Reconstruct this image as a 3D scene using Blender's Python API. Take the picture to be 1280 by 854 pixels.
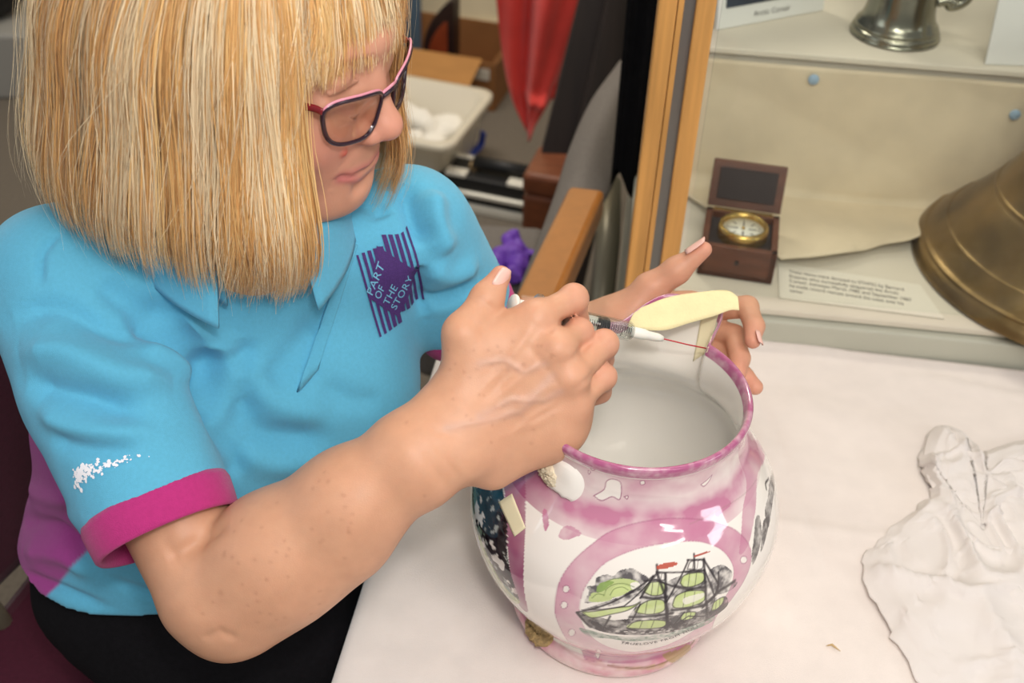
import bpy, bmesh, math, random
import numpy as np
from mathutils import Vector, Matrix
from mathutils.bvhtree import BVHTree

for o in list(bpy.data.objects):
    bpy.data.objects.remove(o)
SC = bpy.context.scene
COL = SC.collection
rng = np.random.default_rng(7)
random.seed(7)

# ------------------------------------------------------------------ camera
PITCH, ROLL, FPX = math.radians(38), math.radians(2.5), 1422.0
CAM = np.array([0.0, 0.0, 1.558])
FW = np.array([0, math.cos(PITCH), -math.sin(PITCH)])
_u0 = np.array([0, math.sin(PITCH), math.cos(PITCH)]); _r0 = np.array([1.0, 0, 0])
RT = _r0*math.cos(ROLL) + _u0*math.sin(ROLL)
UP = -_r0*math.sin(ROLL) + _u0*math.cos(ROLL)
cd = bpy.data.cameras.new('camera'); cam = bpy.data.objects.new('camera', cd); COL.objects.link(cam)
cam.matrix_world = Matrix(((RT[0], UP[0], -FW[0], CAM[0]), (RT[1], UP[1], -FW[1], CAM[1]), (RT[2], UP[2], -FW[2], CAM[2]), (0, 0, 0, 1)))
cd.sensor_width = 36; cd.sensor_fit = 'HORIZONTAL'; cd.lens = FPX/1280*36
cd.clip_start = 0.05; cd.clip_end = 50
cd.dof.use_dof = True; cd.dof.focus_distance = 0.88; cd.dof.aperture_fstop = 6.3
SC.camera = cam

# ------------------------------------------------------------------ light
W = bpy.data.worlds.new('World'); SC.world = W; W.use_nodes = True
W.node_tree.nodes['Background'].inputs[0].default_value = (1.0, 0.965, 0.94, 1)
W.node_tree.nodes['Background'].inputs[1].default_value = 0.27

def area(name, loc, target, sx, sy, power, color):
    l = bpy.data.lights.new(name, 'AREA'); l.shape = 'RECTANGLE'; l.size = sx; l.size_y = sy
    l.energy = power; l.color = color
    o = bpy.data.objects.new(name, l); COL.objects.link(o); o.location = loc
    o.rotation_euler = (Vector(target)-Vector(loc)).to_track_quat('-Z', 'Y').to_euler()
    return o
area('flash_bounce', (0.30, -0.25, 2.35), (0.0, 0.75, 0.9), 0.9, 0.9, 17, (1.0, 0.945, 0.90))
area('flash_head', (0.06, 0.02, 1.75), (0.0, 0.8, 0.95), 0.10, 0.07, 3.4, (1.0, 0.95, 0.91))
area('ceiling_strip', (0.55, 1.2, 2.6), (0.45, 1.0, 0.8), 1.2, 0.25, 7, (1.0, 0.93, 0.82))
area('window_light', (-2.2, 0.2, 1.9), (0.0, 0.8, 0.9), 1.0, 1.2, 6, (0.86, 0.93, 1.0))
area('room_light', (-0.3, 2.6, 2.6), (-0.1, 3.1, 0.0), 1.2, 0.5, 40, (1.0, 0.92, 0.80))
area('side_window', (2.5, -0.25, 1.70), (0.1, 0.6, 0.9), 0.8, 0.34, 7, (0.92, 0.96, 1.0))
area('rear_strip', (1.85, -1.85, 2.55), (0.1, 0.6, 0.9), 1.0, 0.08, 6, (1.0, 0.95, 0.88))

SC.view_settings.view_transform = 'Standard'
SC.view_settings.look = 'None'
SC.view_settings.exposure = 0.0
SC.view_settings.gamma = 1.0
SC.view_settings.use_curve_mapping = False

# ------------------------------------------------------------------ helpers
def at(px, py, d):
    """world point seen at photo pixel (px, py) at depth d metres along the view axis"""
    return CAM + d*(FW + RT*(px-640)/FPX - UP*(py-427)/FPX)
def onz(px, py, z):
    v = FW + RT*(px-640)/FPX - UP*(py-427)/FPX
    return CAM + v*(z-CAM[2])/v[2]
def ony(px, py, y):
    v = FW + RT*(px-640)/FPX - UP*(py-427)/FPX
    return CAM + v*(y-CAM[1])/v[1]
def nrm(v):
    v = np.asarray(v, float); return v/np.linalg.norm(v)
def srgb(r, g, b):
    f = lambda c: c/12.92 if c <= 0.04045 else ((c+0.055)/1.055)**2.4
    return (f(r/255), f(g/255), f(b/255))

MATS = {}
def mat(name, color=(0.8, 0.8, 0.8), rough=0.5, metal=0.0, var=0.0, scale=20.0, bump=0.0, bscale=200.0, attr=None,
        sub=0.0, trans=0.0, alpha=1.0, coat=0.0, sheen=0.0, spec=0.5, ior=1.45, stretch=None, emit=0.0, wave=None, detail=4.0):
    if name in MATS: return MATS[name]
    m = bpy.data.materials.new(name); MATS[name] = m; m.use_nodes = True
    nt = m.node_tree; N = nt.nodes; L = nt.links; b = N['Principled BSDF']
    b.inputs['Roughness'].default_value = rough; b.inputs['Metallic'].default_value = metal
    b.inputs['Specular IOR Level'].default_value = spec; b.inputs['IOR'].default_value = ior
    b.inputs['Subsurface Weight'].default_value = sub
    if sub:
        b.inputs['Subsurface Radius'].default_value = (1.0, 0.35, 0.2); b.inputs['Subsurface Scale'].default_value = 0.004
    b.inputs['Transmission Weight'].default_value = trans; b.inputs['Alpha'].default_value = alpha
    b.inputs['Coat Weight'].default_value = coat; b.inputs['Coat Roughness'].default_value = 0.05
    b.inputs['Sheen Weight'].default_value = sheen
    tc = N.new('ShaderNodeTexCoord'); mp = N.new('ShaderNodeMapping'); L.new(tc.outputs['Object'], mp.inputs['Vector'])
    if stretch: mp.inputs['Scale'].default_value = stretch
    if attr:
        a = N.new('ShaderNodeAttribute'); a.attribute_name = attr; csock = a.outputs['Color']
    else:
        r = N.new('ShaderNodeRGB'); r.outputs[0].default_value = (*color, 1); csock = r.outputs[0]
    if var > 0:
        n = N.new('ShaderNodeTexNoise'); n.inputs['Scale'].default_value = scale; n.inputs['Detail'].default_value = detail
        L.new(mp.outputs[0], n.inputs['Vector'])
        mr = N.new('ShaderNodeMapRange'); mr.inputs[1].default_value = 0.3; mr.inputs[2].default_value = 0.7
        mr.inputs[3].default_value = 1-var; mr.inputs[4].default_value = 1+var*0.6
        L.new(n.outputs['Fac'], mr.inputs[0])
        mx = N.new('ShaderNodeVectorMath'); mx.operation = 'SCALE'
        L.new(csock, mx.inputs[0]); L.new(mr.outputs[0], mx.inputs['Scale']); csock = mx.outputs[0]
    L.new(csock, b.inputs['Base Color'])
    if bump > 0:
        if wave:
            n = N.new('ShaderNodeTexWave'); n.inputs['Scale'].default_value = wave; n.inputs['Distortion'].default_value = 1.0
        else:
            n = N.new('ShaderNodeTexNoise'); n.inputs['Scale'].default_value = bscale; n.inputs['Detail'].default_value = 3
        L.new(mp.outputs[0], n.inputs['Vector'])
        bp = N.new('ShaderNodeBump'); bp.inputs['Strength'].default_value = bump; bp.inputs['Distance'].default_value = 0.002
        L.new(n.outputs['Fac'], bp.inputs['Height']); L.new(bp.outputs[0], b.inputs['Normal'])
    if emit:
        L.new(csock, b.inputs['Emission Color']); b.inputs['Emission Strength'].default_value = emit
    return m

def mk(name, V, Fc, m, parent=None, smooth=True, col=None):
    """one mesh object from arrays; parents keep their world transform at identity"""
    me = bpy.data.meshes.new(name)
    V = np.asarray(V, dtype=np.float32)
    if isinstance(Fc, np.ndarray):
        n, k = Fc.shape
        me.vertices.add(len(V)); me.vertices.foreach_set('co', V.ravel())
        me.loops.add(n*k); me.loops.foreach_set('vertex_index', Fc.ravel().astype(np.int32))
        me.polygons.add(n); me.polygons.foreach_set('loop_start', np.arange(0, n*k, k, dtype=np.int32))
        me.update(calc_edges=True)
    else:
        me.from_pydata([tuple(map(float, v)) for v in V], [], Fc); me.update()
    if smooth: me.polygons.foreach_set('use_smooth', np.ones(len(me.polygons), dtype=bool))
    if col is not None:
        ca = me.color_attributes.new('Col', 'FLOAT_COLOR', 'POINT')
        c4 = np.ones((len(V), 4), np.float32); c4[:, :3] = col; ca.data.foreach_set('color', c4.ravel())
    me.materials.append(m)
    o = bpy.data.objects.new(name, me); COL.objects.link(o)
    if parent is not None: setpar(o, parent)
    return o
def setpar(o, p):
    o.parent = p
    o.matrix_parent_inverse = world_of(p).inverted()
def world_of(o):
    mm = o.matrix_basis.copy()
    if o.parent is not None: mm = world_of(o.parent) @ o.matrix_parent_inverse @ mm
    return mm
def tag(o, label, cat, group=None):
    o['label'] = label; o['category'] = cat
    if group: o['group'] = group
    return o
def thing(name, label, cat, loc=(0, 0, 0), group=None):
    o = bpy.data.objects.new(name, None); COL.objects.link(o); o.location = [float(c) for c in loc]
    o.empty_display_size = 0.05
    return tag(o, label, cat, group)
def struct(o):
    o['kind'] = 'structure'; return o

def box(name, c, s, m, parent=None, R=None, bev=0.002, seg=2):
    bm = bmesh.new(); bmesh.ops.create_cube(bm, size=1.0)
    for v in bm.verts: v.co = Vector((v.co.x*s[0], v.co.y*s[1], v.co.z*s[2]))
    if bev: bmesh.ops.bevel(bm, geom=list(bm.edges), offset=min(bev, min(s)*0.45), segments=seg, profile=0.5, affect='EDGES')
    return fin(name, bm, m, parent, c, R, smooth=False)
def fin(name, bm, m, parent=None, c=(0, 0, 0), R=None, smooth=True):
    M = Matrix.Translation(Vector([float(x) for x in c]))
    if R is not None: M = M @ Matrix([[float(x) for x in r] for r in np.asarray(R)]).to_4x4()
    bmesh.ops.recalc_face_normals(bm, faces=list(bm.faces))
    bm.transform(M)
    me = bpy.data.meshes.new(name); bm.to_mesh(me); bm.free()
    if smooth: me.polygons.foreach_set('use_smooth', np.ones(len(me.polygons), dtype=bool))
    me.materials.append(m)
    o = bpy.data.objects.new(name, me); COL.objects.link(o)
    if parent is not None: setpar(o, parent)
    return o
def rotz(a):
    c, s = math.cos(a), math.sin(a); return np.array([[c, -s, 0], [s, c, 0], [0, 0, 1.0]])
def rotx(a):
    c, s = math.cos(a), math.sin(a); return np.array([[1.0, 0, 0], [0, c, -s], [0, s, c]])
def roty(a):
    c, s = math.cos(a), math.sin(a); return np.array([[c, 0, s], [0, 1.0, 0], [-s, 0, c]])
def axes(z, x=(1, 0, 0)):
    z = nrm(z); x = np.asarray(x, float); x = nrm(x - z*(x@z)); return np.stack([x, np.cross(z, x), z], 1)
def grid_faces(nu, nv, closed_u=False, closed_v=False, off=0):
    i = np.arange(nu if closed_u else nu-1); j = np.arange(nv if closed_v else nv-1)
    I, J = np.meshgrid(i, j, indexing='ij'); I2 = (I+1) % nu; J2 = (J+1) % nv
    return np.stack([I*nv+J, I2*nv+J, I2*nv+J2, I*nv+J2], -1).reshape(-1, 4) + off
def lathe(name, prof, m, parent=None, c=(0, 0, 0), R=None, n=48, smooth=True):
    prof = np.asarray(prof, float); a = np.linspace(0, 2*np.pi, n, endpoint=False)
    V = np.stack([np.outer(np.cos(a), prof[:, 0]), np.outer(np.sin(a), prof[:, 0]), np.tile(prof[:, 1], (n, 1))], -1).reshape(-1, 3)
    if R is not None: V = V @ np.asarray(R).T
    return mk(name, V+np.asarray(c), grid_faces(n, len(prof), closed_u=True), m, parent, smooth)
def catmull(P, n=8, closed=False):
    P = np.asarray(P, float)
    if len(P) < 3 and not closed:
        t = np.linspace(0, 1, n+1)[:, None]; return P[0]*(1-t)+P[1]*t
    Q = np.vstack([P[-1:], P, P[:2]]) if closed else np.vstack([2*P[0]-P[1], P, 2*P[-1]-P[-2]])
    out = []; t = np.linspace(0, 1, n, endpoint=False)[:, None]
    for i in range(1, len(Q)-2):
        a, b, c, d = Q[i-1:i+3]
        out.append(0.5*((2*b)+(c-a)*t+(2*a-5*b+4*c-d)*t**2+(3*b-a-3*c+d)*t**3))
    if not closed: out.append(Q[-2:-1])
    return np.vstack(out)
def tube_arr(P, r, n=8, closed=False, flat=None):
    P = np.asarray(P, float); k = len(P); r = np.broadcast_to(np.asarray(r, float), (k,))
    T = np.gradient(P, axis=0)
    if closed: T = np.roll(P, -1, 0)-np.roll(P, 1, 0)
    T /= np.linalg.norm(T, axis=1)[:, None]+1e-12
    ref = np.array([0, 0, 1.0]) if abs(T[0][2]) < 0.9 else np.array([1.0, 0, 0])
    A = np.zeros_like(P); u = nrm(np.cross(T[0], ref))
    for i in range(k):
        u = nrm(u - T[i]*(u@T[i])); A[i] = u
    B = np.cross(T, A); a = np.linspace(0, 2*np.pi, n, endpoint=False)
    fa, fb = flat if flat else (1, 1)
    V = P[:, None]+r[:, None, None]*(A[:, None]*np.cos(a)[None, :, None]*fa+B[:, None]*np.sin(a)[None, :, None]*fb)
    Fq = grid_faces(k, n, closed_u=closed, closed_v=True)
    V = V.reshape(-1, 3)
    if not closed:
        V = np.vstack([V, P[0], P[-1]]); c0 = k*n
        j = np.arange(n); e0 = np.stack([j, np.full(n, c0), np.full(n, c0), (j+1) % n], 1)
        F2 = [list(f) for f in Fq]+[[int(c0), int((q+1) % n), int(q)][::-1] for q in range(n)]+[[int(c0+1), int((k-1)*n+(q+1) % n), int((k-1)*n+q)] for q in range(n)]
        return V, [[int(x) for x in f] for f in F2]
    return V, Fq
def tube(name, P, r, m, parent=None, n=8, closed=False, flat=None):
    V, Fq = tube_arr(P, r, n, closed, flat); return mk(name, V, Fq, m, parent)
def sheet(name, G, th, m, parent=None, col=None, smooth=True, closed_u=False):
    """solid sheet of thickness th from a grid of points G[nu][nv]"""
    G = np.asarray(G, float); nu, nv = G.shape[:2]
    du = np.gradient(G, axis=0); dv = np.gradient(G, axis=1)
    Nn = np.cross(du, dv); Nn /= np.linalg.norm(Nn, axis=-1, keepdims=True)+1e-12
    A = (G+Nn*th/2).reshape(-1, 3); B = (G-Nn*th/2).reshape(-1, 3); n = nu*nv
    f = grid_faces(nu, nv, closed_u); fs = [f, f[:, ::-1]+n]
    def rim(idx): idx = np.asarray(idx); return np.stack([idx[:-1], idx[:-1]+n, idx[1:]+n, idx[1:]], 1)
    r1 = np.arange(nu)*nv; r2 = r1+nv-1
    if closed_u: r1 = np.append(r1, r1[0]); r2 = np.append(r2, r2[0])
    fs += [rim(r1), rim(r2)[:, ::-1]]
    if not closed_u: fs += [rim(np.arange(nv))[:, ::-1], rim(np.arange(nv)+(nu-1)*nv)]
    return mk(name, np.vstack([A, B]), np.vstack(fs), m, parent, smooth, None if col is None else np.vstack([col, col]))
def prism(name, poly, z0, z1, m, parent=None, c=(0, 0, 0), R=None, bev=0.0):
    """polygon in local xy extruded along local z"""
    bm = bmesh.new(); vs = [bm.verts.new((p[0], p[1], z0)) for p in poly]
    f = bm.faces.new(vs); r = bmesh.ops.extrude_face_region(bm, geom=[f])
    bmesh.ops.translate(bm, verts=[g for g in r['geom'] if isinstance(g, bmesh.types.BMVert)], vec=(0, 0, z1-z0))
    if bev: bmesh.ops.bevel(bm, geom=list(bm.edges), offset=bev, segments=2, profile=0.5, affect='EDGES')
    return fin(name, bm, m, parent, c, R, smooth=False)
def textmesh(body, size=1.0, spacing=1.0):
    """text as (verts xy, triangles), centred on the origin"""
    cu = bpy.data.curves.new('t', 'FONT'); cu.body = body; cu.size = size; cu.align_x = 'CENTER'; cu.align_y = 'CENTER'
    cu.space_character = spacing; cu.resolution_u = 3
    o = bpy.data.objects.new('t', cu); COL.objects.link(o)
    dg = bpy.context.evaluated_depsgraph_get(); dg.update()
    me = o.evaluated_get(dg).to_mesh(); bm = bmesh.new(); bm.from_mesh(me)
    bmesh.ops.triangulate(bm, faces=list(bm.faces))
    V = np.array([v.co[:] for v in bm.verts]); Fc = [[v.index for v in f.verts] for f in bm.faces]
    bm.free(); bpy.data.objects.remove(o); bpy.data.curves.remove(cu)
    return V, Fc
def _vnoise(x, seed):
    x = np.asarray(x, np.float64); i = np.floor(x).astype(np.int64); f = x-i; f = f*f*(3-2*f); out = np.zeros(len(x))
    for c in range(8):
        b = np.array([(c >> k) & 1 for k in range(3)]); q = i+b
        h = (q[:, 0]*73856093 ^ q[:, 1]*19349663 ^ q[:, 2]*83492791 ^ (seed*2654435761 & 0xffffffff)) & 0xffffffff
        h = ((h ^ (h >> 15))*2246822519) & 0xffffffff; h = ((h ^ (h >> 13))*3266489917) & 0xffffffff; h = h ^ (h >> 16)
        w = np.prod(np.where(b == 1, f, 1-f), axis=1); out += w*(h/2147483648.0-1.0)
    return out
def noise1(x, seed=0):
    """three octaves of value noise, about -1..1"""
    x = np.asarray(x)*.55
    return (_vnoise(x, seed)+.5*_vnoise(x*2.1+7, seed+1)+.25*_vnoise(x*4.3+3, seed+2))*1.1

# ------------------------------------------------------------------ implicit surfaces
class Field:
    def __init__(s, lo, hi, h):
        s.lo = np.asarray(lo, float); s.h = h; s.n = np.ceil((np.asarray(hi, float)-s.lo)/h).astype(int)+1
        s.d = np.full(s.n, 0.05, np.float32)
    def block(s, lo, hi):
        a = np.clip(np.floor((np.asarray(lo)-s.lo)/s.h).astype(int), 0, s.n); b = np.clip(np.ceil((np.asarray(hi)-s.lo)/s.h).astype(int)+1, 0, s.n)
        sl = tuple(slice(i, j) for i, j in zip(a, b))
        ax = [(s.lo[k]+s.h*np.arange(a[k], b[k])).astype(np.float32) for k in range(3)]
        return sl, (ax[0][:, None, None], ax[1][None, :, None], ax[2][None, None, :])
    def add(s, prim, k=0.01, op='u'):
        fn, lo, hi = prim; mg = k+2*s.h+0.004
        sl, X = s.block(np.asarray(lo)-mg, np.asarray(hi)+mg)
        if 0 in s.d[sl].shape: return
        e = fn(X).astype(np.float32); d = s.d[sl]
        if op == 's': s.d[sl] = -smin(-d, e, k)
        else: s.d[sl] = smin(d, e, k)
    def mesh(s):
        S = s.d < 0
        A = S.view(np.uint8); c = A[:-1]+A[1:]; c = c[:, :-1]+c[:, 1:]; c = c[:, :, :-1]+c[:, :, 1:]
        act = np.argwhere((c > 0) & (c < 8)); I = np.full(c.shape, -1, np.int32)
        I[act[:, 0], act[:, 1], act[:, 2]] = np.arange(len(act))
        corner = np.array([[i, j, k] for i in (0, 1) for j in (0, 1) for k in (0, 1)])
        val = np.stack([s.d[act[:, 0]+q[0], act[:, 1]+q[1], act[:, 2]+q[2]] for q in corner], 1)
        acc = np.zeros((len(act), 3)); cnt = np.zeros(len(act))
        for a in range(8):
            for b in range(a+1, 8):
                if abs(corner[a]-corner[b]).sum() != 1: continue
                va, vb = val[:, a], val[:, b]; m = (va < 0) != (vb < 0)
                t = np.where(m, va/np.where(m, va-vb, 1), 0)
                acc += np.where(m[:, None], corner[a]+t[:, None]*(corner[b]-corner[a]), 0); cnt += m
        V = s.lo+s.h*(act+acc/cnt[:, None])
        quads = []
        for ax in range(3):
            o1, o2 = [(1, 2), (2, 0), (0, 1)][ax]
            sh = [slice(None)]*3; sh[ax] = slice(0, -1); s2 = list(sh); s2[ax] = slice(1, None)
            P, Q = S[tuple(sh)], S[tuple(s2)]
            e = np.argwhere(P != Q); e = e[(e[:, o1] > 0) & (e[:, o2] > 0) & (e[:, o1] < s.n[o1]-1) & (e[:, o2] < s.n[o2]-1)]
            u = np.zeros(3, int); u[o1] = 1; v = np.zeros(3, int); v[o2] = 1
            g = lambda w: I[w[:, 0], w[:, 1], w[:, 2]]
            q = np.stack([g(e), g(e-u), g(e-u-v), g(e-v)], 1)
            ins = P[e[:, 0], e[:, 1], e[:, 2]]; q[~ins] = q[~ins][:, ::-1]
            quads.append(q)
        return V, np.vstack(quads)
def smin(a, b, k):
    if k <= 0: return np.minimum(a, b)
    h = np.maximum(k-np.abs(a-b), 0)/k
    return np.minimum(a, b)-h*h*(k*0.25)
def cone(a, b, ra, rb):
    a = np.asarray(a, float); b = np.asarray(b, float); ba = b-a; L2 = float(ba@ba)+1e-12
    def fn(X):
        p = [X[i]-np.float32(a[i]) for i in range(3)]
        t = np.clip((p[0]*np.float32(ba[0])+p[1]*np.float32(ba[1])+p[2]*np.float32(ba[2]))/np.float32(L2), 0, 1)
        q = [p[i]-t*np.float32(ba[i]) for i in range(3)]
        return np.sqrt(q[0]**2+q[1]**2+q[2]**2)-(np.float32(ra)+t*np.float32(rb-ra))
    r = max(ra, rb); return fn, np.minimum(a, b)-r, np.maximum(a, b)+r
def ell(c, r, R=None):
    c = np.asarray(c, float); r = np.asarray(r, float); R = np.eye(3) if R is None else np.asarray(R)   # columns = local axes
    ext = np.sqrt((R**2)@(r**2))
    def fn(X):
        p = [X[i]-np.float32(c[i]) for i in range(3)]
        q = [sum(p[i]*np.float32(R[i, j]) for i in range(3)) for j in range(3)]
        k0 = np.sqrt(sum((q[j]/np.float32(r[j]))**2 for j in range(3)))
        k1 = np.sqrt(sum((q[j]/np.float32(r[j]**2))**2 for j in range(3)))+1e-9
        return k0*(k0-1)/k1
    return fn, c-ext, c+ext
def group(prims):
    """[(prim, k), ...] blended among themselves first"""
    lo = np.min([p[1] for p, k in prims], 0); hi = np.max([p[2] for p, k in prims], 0)
    def fn(X):
        d = None
        for (f, l, h), k in prims:
            e = f(X); d = e if d is None else smin(d, e, k)
        return d
    return fn, lo, hi
def chain(P, r, k=0.003):
    return group([(cone(P[i], P[i+1], r[i], r[i+1]), k) for i in range(len(P)-1)])
def halfspace_cut(fld, p, n, lo, hi):
    """remove what lies beyond the plane inside the box lo..hi"""
    sl, X = fld.block(lo, hi); e = sum((X[i]-np.float32(p[i]))*np.float32(n[i]) for i in range(3))
    fld.d[sl] = np.maximum(fld.d[sl], e)
def smooth_mesh(V, Fq, it=2, lam=0.5):
    a = np.concatenate([Fq[:, 0], Fq[:, 1], Fq[:, 2], Fq[:, 3]]); b = np.concatenate([Fq[:, 1], Fq[:, 2], Fq[:, 3], Fq[:, 0]])
    n = len(V); cnt = np.bincount(a, minlength=n)+np.bincount(b, minlength=n)
    for _ in range(it):
        S = np.stack([np.bincount(a, V[b, i], n)+np.bincount(b, V[a, i], n) for i in range(3)], 1)/np.maximum(cnt, 1)[:, None]
        V = V+lam*(S-V)
    return V
def vnormals(V, Fq):
    n = np.cross(V[Fq[:, 2]]-V[Fq[:, 0]], V[Fq[:, 3]]-V[Fq[:, 1]]); out = np.zeros_like(V)
    for i in range(4):
        for k in range(3): out[:, k] += np.bincount(Fq[:, i], n[:, k], len(V))
    return out/(np.linalg.norm(out, axis=1)[:, None]+1e-12)
def bvh_of(V, Fq):
    return BVHTree.FromPolygons([tuple(v) for v in V.tolist()], [tuple(f) for f in Fq.tolist()])
def drape(bvh, pts):
    """photo pixels -> points on a modelled surface along the line of sight"""
    out = []
    for p in pts:
        v = FW + RT*(p[0]-640)/FPX - UP*(p[1]-427)/FPX
        h = bvh.ray_cast(Vector(CAM), Vector(nrm(v)))
        if h[0] is None: h = min((bvh.find_nearest(Vector(CAM+v*t)) for t in np.linspace(.75, 1.15, 17)), key=lambda q: q[3])
        if h[0] is not None and (h[3] > .25 or h[3] < .03): out.append(np.array(h[0]))
    return np.array(out)
def dist_poly(V, P):
    """distance of V to polyline P and the run 0..1 along it"""
    best = np.full(len(V), 1e9); bt = np.zeros(len(V)); n = max(len(P)-1, 1)
    if len(P) == 1: return np.linalg.norm(V-P[0], axis=1), bt
    for i in range(n):
        ba = P[i+1]-P[i]; t = np.clip(((V-P[i])@ba)/(ba@ba+1e-12), 0, 1)
        d = np.linalg.norm(V-P[i]-t[:, None]*ba, axis=1); m = d < best
        best[m] = d[m]; bt[m] = (i+t[m])/n
    return best, bt
def emboss(V, N, P, depth, w, taper=True):
    if len(P) < 1: return V
    lo = P.min(0)-3*w; hi = P.max(0)+3*w; m = np.all((V > lo) & (V < hi), axis=1)
    if not m.any(): return V
    d, t = dist_poly(V[m], P); e = np.exp(-(d/w)**2)
    if taper and len(P) > 1: e = e*np.clip(np.minimum(t, 1-t)*5, 0.15, 1)
    V = V.copy(); V[m] += N[m]*(e*depth)[:, None]; return V
# ================================================================== setting
CARPET = mat('carpet', srgb(112, 104, 94), rough=.95, var=.25, scale=160, bump=.5, bscale=700, spec=.1)
struct(box('floor', (0, 1.7, -.02), (6, 6, .04), CARPET, bev=0))
PAINT = mat('painted_block', srgb(226, 212, 180), rough=.7, var=.06, scale=6, bump=.25, bscale=120)
MORT = mat('painted_joint', srgb(206, 190, 156), rough=.8)
YW = 3.75
wb = struct(box('wall_back', (0, YW+.06, 1.35), (6, .10, 2.7), MORT, bev=0))
blk0 = None
for r in range(12):
    for c in range(14):
        x = -2.9+c*.45+(.225 if r % 2 else 0); z = .1125+r*.225
        if not (-1.9 < x < 1.4 and z < 1.6): continue
        if blk0 is None:
            blk0 = box('block', (0, 0, 0), (.438, .03, .213), PAINT, bev=.006); b = blk0
        else:
            b = blk0.copy(); COL.objects.link(b)
        b.parent = wb; b.matrix_parent_inverse = Matrix.Identity(4); b.location = (x, YW, z)
struct(box('baseboard_back', (0, YW-.025, .015), (6, .02, .03), mat('skirting', srgb(190, 176, 148), rough=.5), bev=.003))

# ---- table: far-left corner, edge directions
TA = math.radians(-7); TZ = .725
TX = np.array([math.cos(TA), math.sin(TA), 0]); TY = np.array([math.sin(TA), -math.cos(TA), 0])
_pl, _pf = onz(460, 770, TZ), onz(1110, 447, TZ)          # a point on the left edge, one on the far edge
TC = _pl+TX*0; TC = TC-TY*((_pf-_pl)@(-TY)); TC[2] = 0
def tp(u, v, z=TZ): return TC+TX*u+TY*v+np.array([0, 0, z])
R_TB = np.stack([TX, -TY, [0, 0, 1.0]], 1)
tb = thing('table', 'work table hidden under the white cloth', 'table', tp(.75, .40, 0))
WOOD_L = mat('beech', srgb(186, 140, 84), rough=.45, var=.2, scale=6, stretch=(1, 12, 12))
box('tabletop', tp(.75, .40, TZ-.018), (1.48, .78, .026), WOOD_L, tb, R_TB, .004)
for u in (.06, 1.44):
    for v in (.06, .74): box('leg', tp(u, v, (TZ-.03)/2), (.04, .04, TZ-.03), mat('grey_steel', srgb(120, 120, 122), rough=.4, metal=.8), tb, R_TB, .004)
CLOTH = mat('white_cloth', srgb(235, 225, 218), rough=.9, var=.03, scale=40, bump=.25, bscale=900, sheen=.1, spec=.15)
us = np.concatenate([np.linspace(-.012, 0, 3)[:-1], np.linspace(0, 1.5, 260)]); vs = np.linspace(-.004, .82, 150)
G = np.zeros((len(us)+10, len(vs), 3))
for i, u in enumerate(us):
    for j, v in enumerate(vs):
        h = .0012*math.sin(v*34+u*7)+.0010*math.sin(v*61-u*15+1)+.0009*math.sin(u*47+v*9)+.0016*math.sin(v*13-u*4)*math.exp(-((u-.5)/.3)**2)
        h += .0030*math.exp(-(((v-.055-.02*math.sin(u*9))/.012)**2))*(.5+.5*math.sin(u*23))
        h += -.0020*math.exp(-((u-.33-.25*v)/.006)**2)+.0018*math.exp(-((v-.30)/.007)**2)
        pq = tp(u, v); h *= min(1, max(0, (math.hypot(pq[0]-.1005, pq[1]-.6835)-.085)/.05))
        G[i+10, j] = tp(u, v, TZ+.0025+max(h, -.0015)+(-.0015*abs(u/.012) if u < 0 else 0))
for k in range(10):
    for j, v in enumerate(vs): G[9-k, j] = tp(-.014-.004*math.sin(v*30)*(k/9), v, TZ-.002-.0042*(k+1))
tc_ = sheet('tablecloth', G, .0015, CLOTH); tag(tc_, 'white cloth spread over the work table under the jug', 'tablecloth')
# ================================================================== the lustreware jug
JX, JY = .1005, .6835
PROF = np.array([(0, .080), (0, .086), (.004, .0895), (.010, .0915), (.016, .0905), (.021, .0868), (.027, .0878), (.040, .0985), (.055, .1095), (.075, .1210), (.095, .1278), (.112, .1302), (.128, .1290), (.145, .1243), (.160, .1165), (.172, .1078), (.182, .0992), (.190, .0930), (.198, .0890), (.208, .0868), (.219, .0868), (.226, .0880), (.2305, .0900), (.2345, .0905), (.2370, .0890), (.2370, .0868), (.2345, .0850), (.228, .0832), (.216, .0815), (.200, .0830), (.188, .0880), (.172, .1015), (.155, .1130), (.128, .1225), (.095, .1210), (.070, .1120), (.045, .0960), (.030, .080), (.024, .060), (.022, .03), (.0215, .0001)])
PROF[:, 0] = np.where(PROF[:, 0] < .112, PROF[:, 0]*.127/.112, PROF[:, 0]+.015)
fine = catmull(PROF, 150); seg = np.concatenate([[0], np.cumsum(np.linalg.norm(np.diff(fine, axis=0), axis=1))])
i_rim = int(np.argmax(fine[:, 0])); S_RIM = seg[i_rim]
def samp(s): return np.interp(s, seg, fine[:, 0]), np.interp(s, seg, fine[:, 1])
s_at = lambda z: np.interp(z, fine[160:i_rim, 0], seg[160:i_rim])
SP0 = math.radians(62)
def jug_pt(th, s):
    z, r = samp(s); d = np.degrees((th-SP0+np.pi) % (2*np.pi)-np.pi)
    sm = lambda t: np.clip(t, 0, 1)**2*(3-2*np.clip(t, 0, 1))
    w = np.where(d < 0, sm((d+18)/8.5), sm((36-d)/27))
    g = sm((z-.183)/.066)
    r2 = r+.036*w*g*np.where(s > S_RIM, np.clip(r/.083, 0, 1), 1); z2 = z+.010*w*g*g
    return np.stack([JX+r2*np.cos(th), JY+r2*np.sin(th), TZ+.0045+z2], -1)
def dense(lo, hi, base, f0, f1, fstep):
    a = np.arange(lo, f0, base); b = np.arange(f0, f1, fstep); c = np.arange(f1, hi, base); return np.concatenate([a, b, c])
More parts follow.
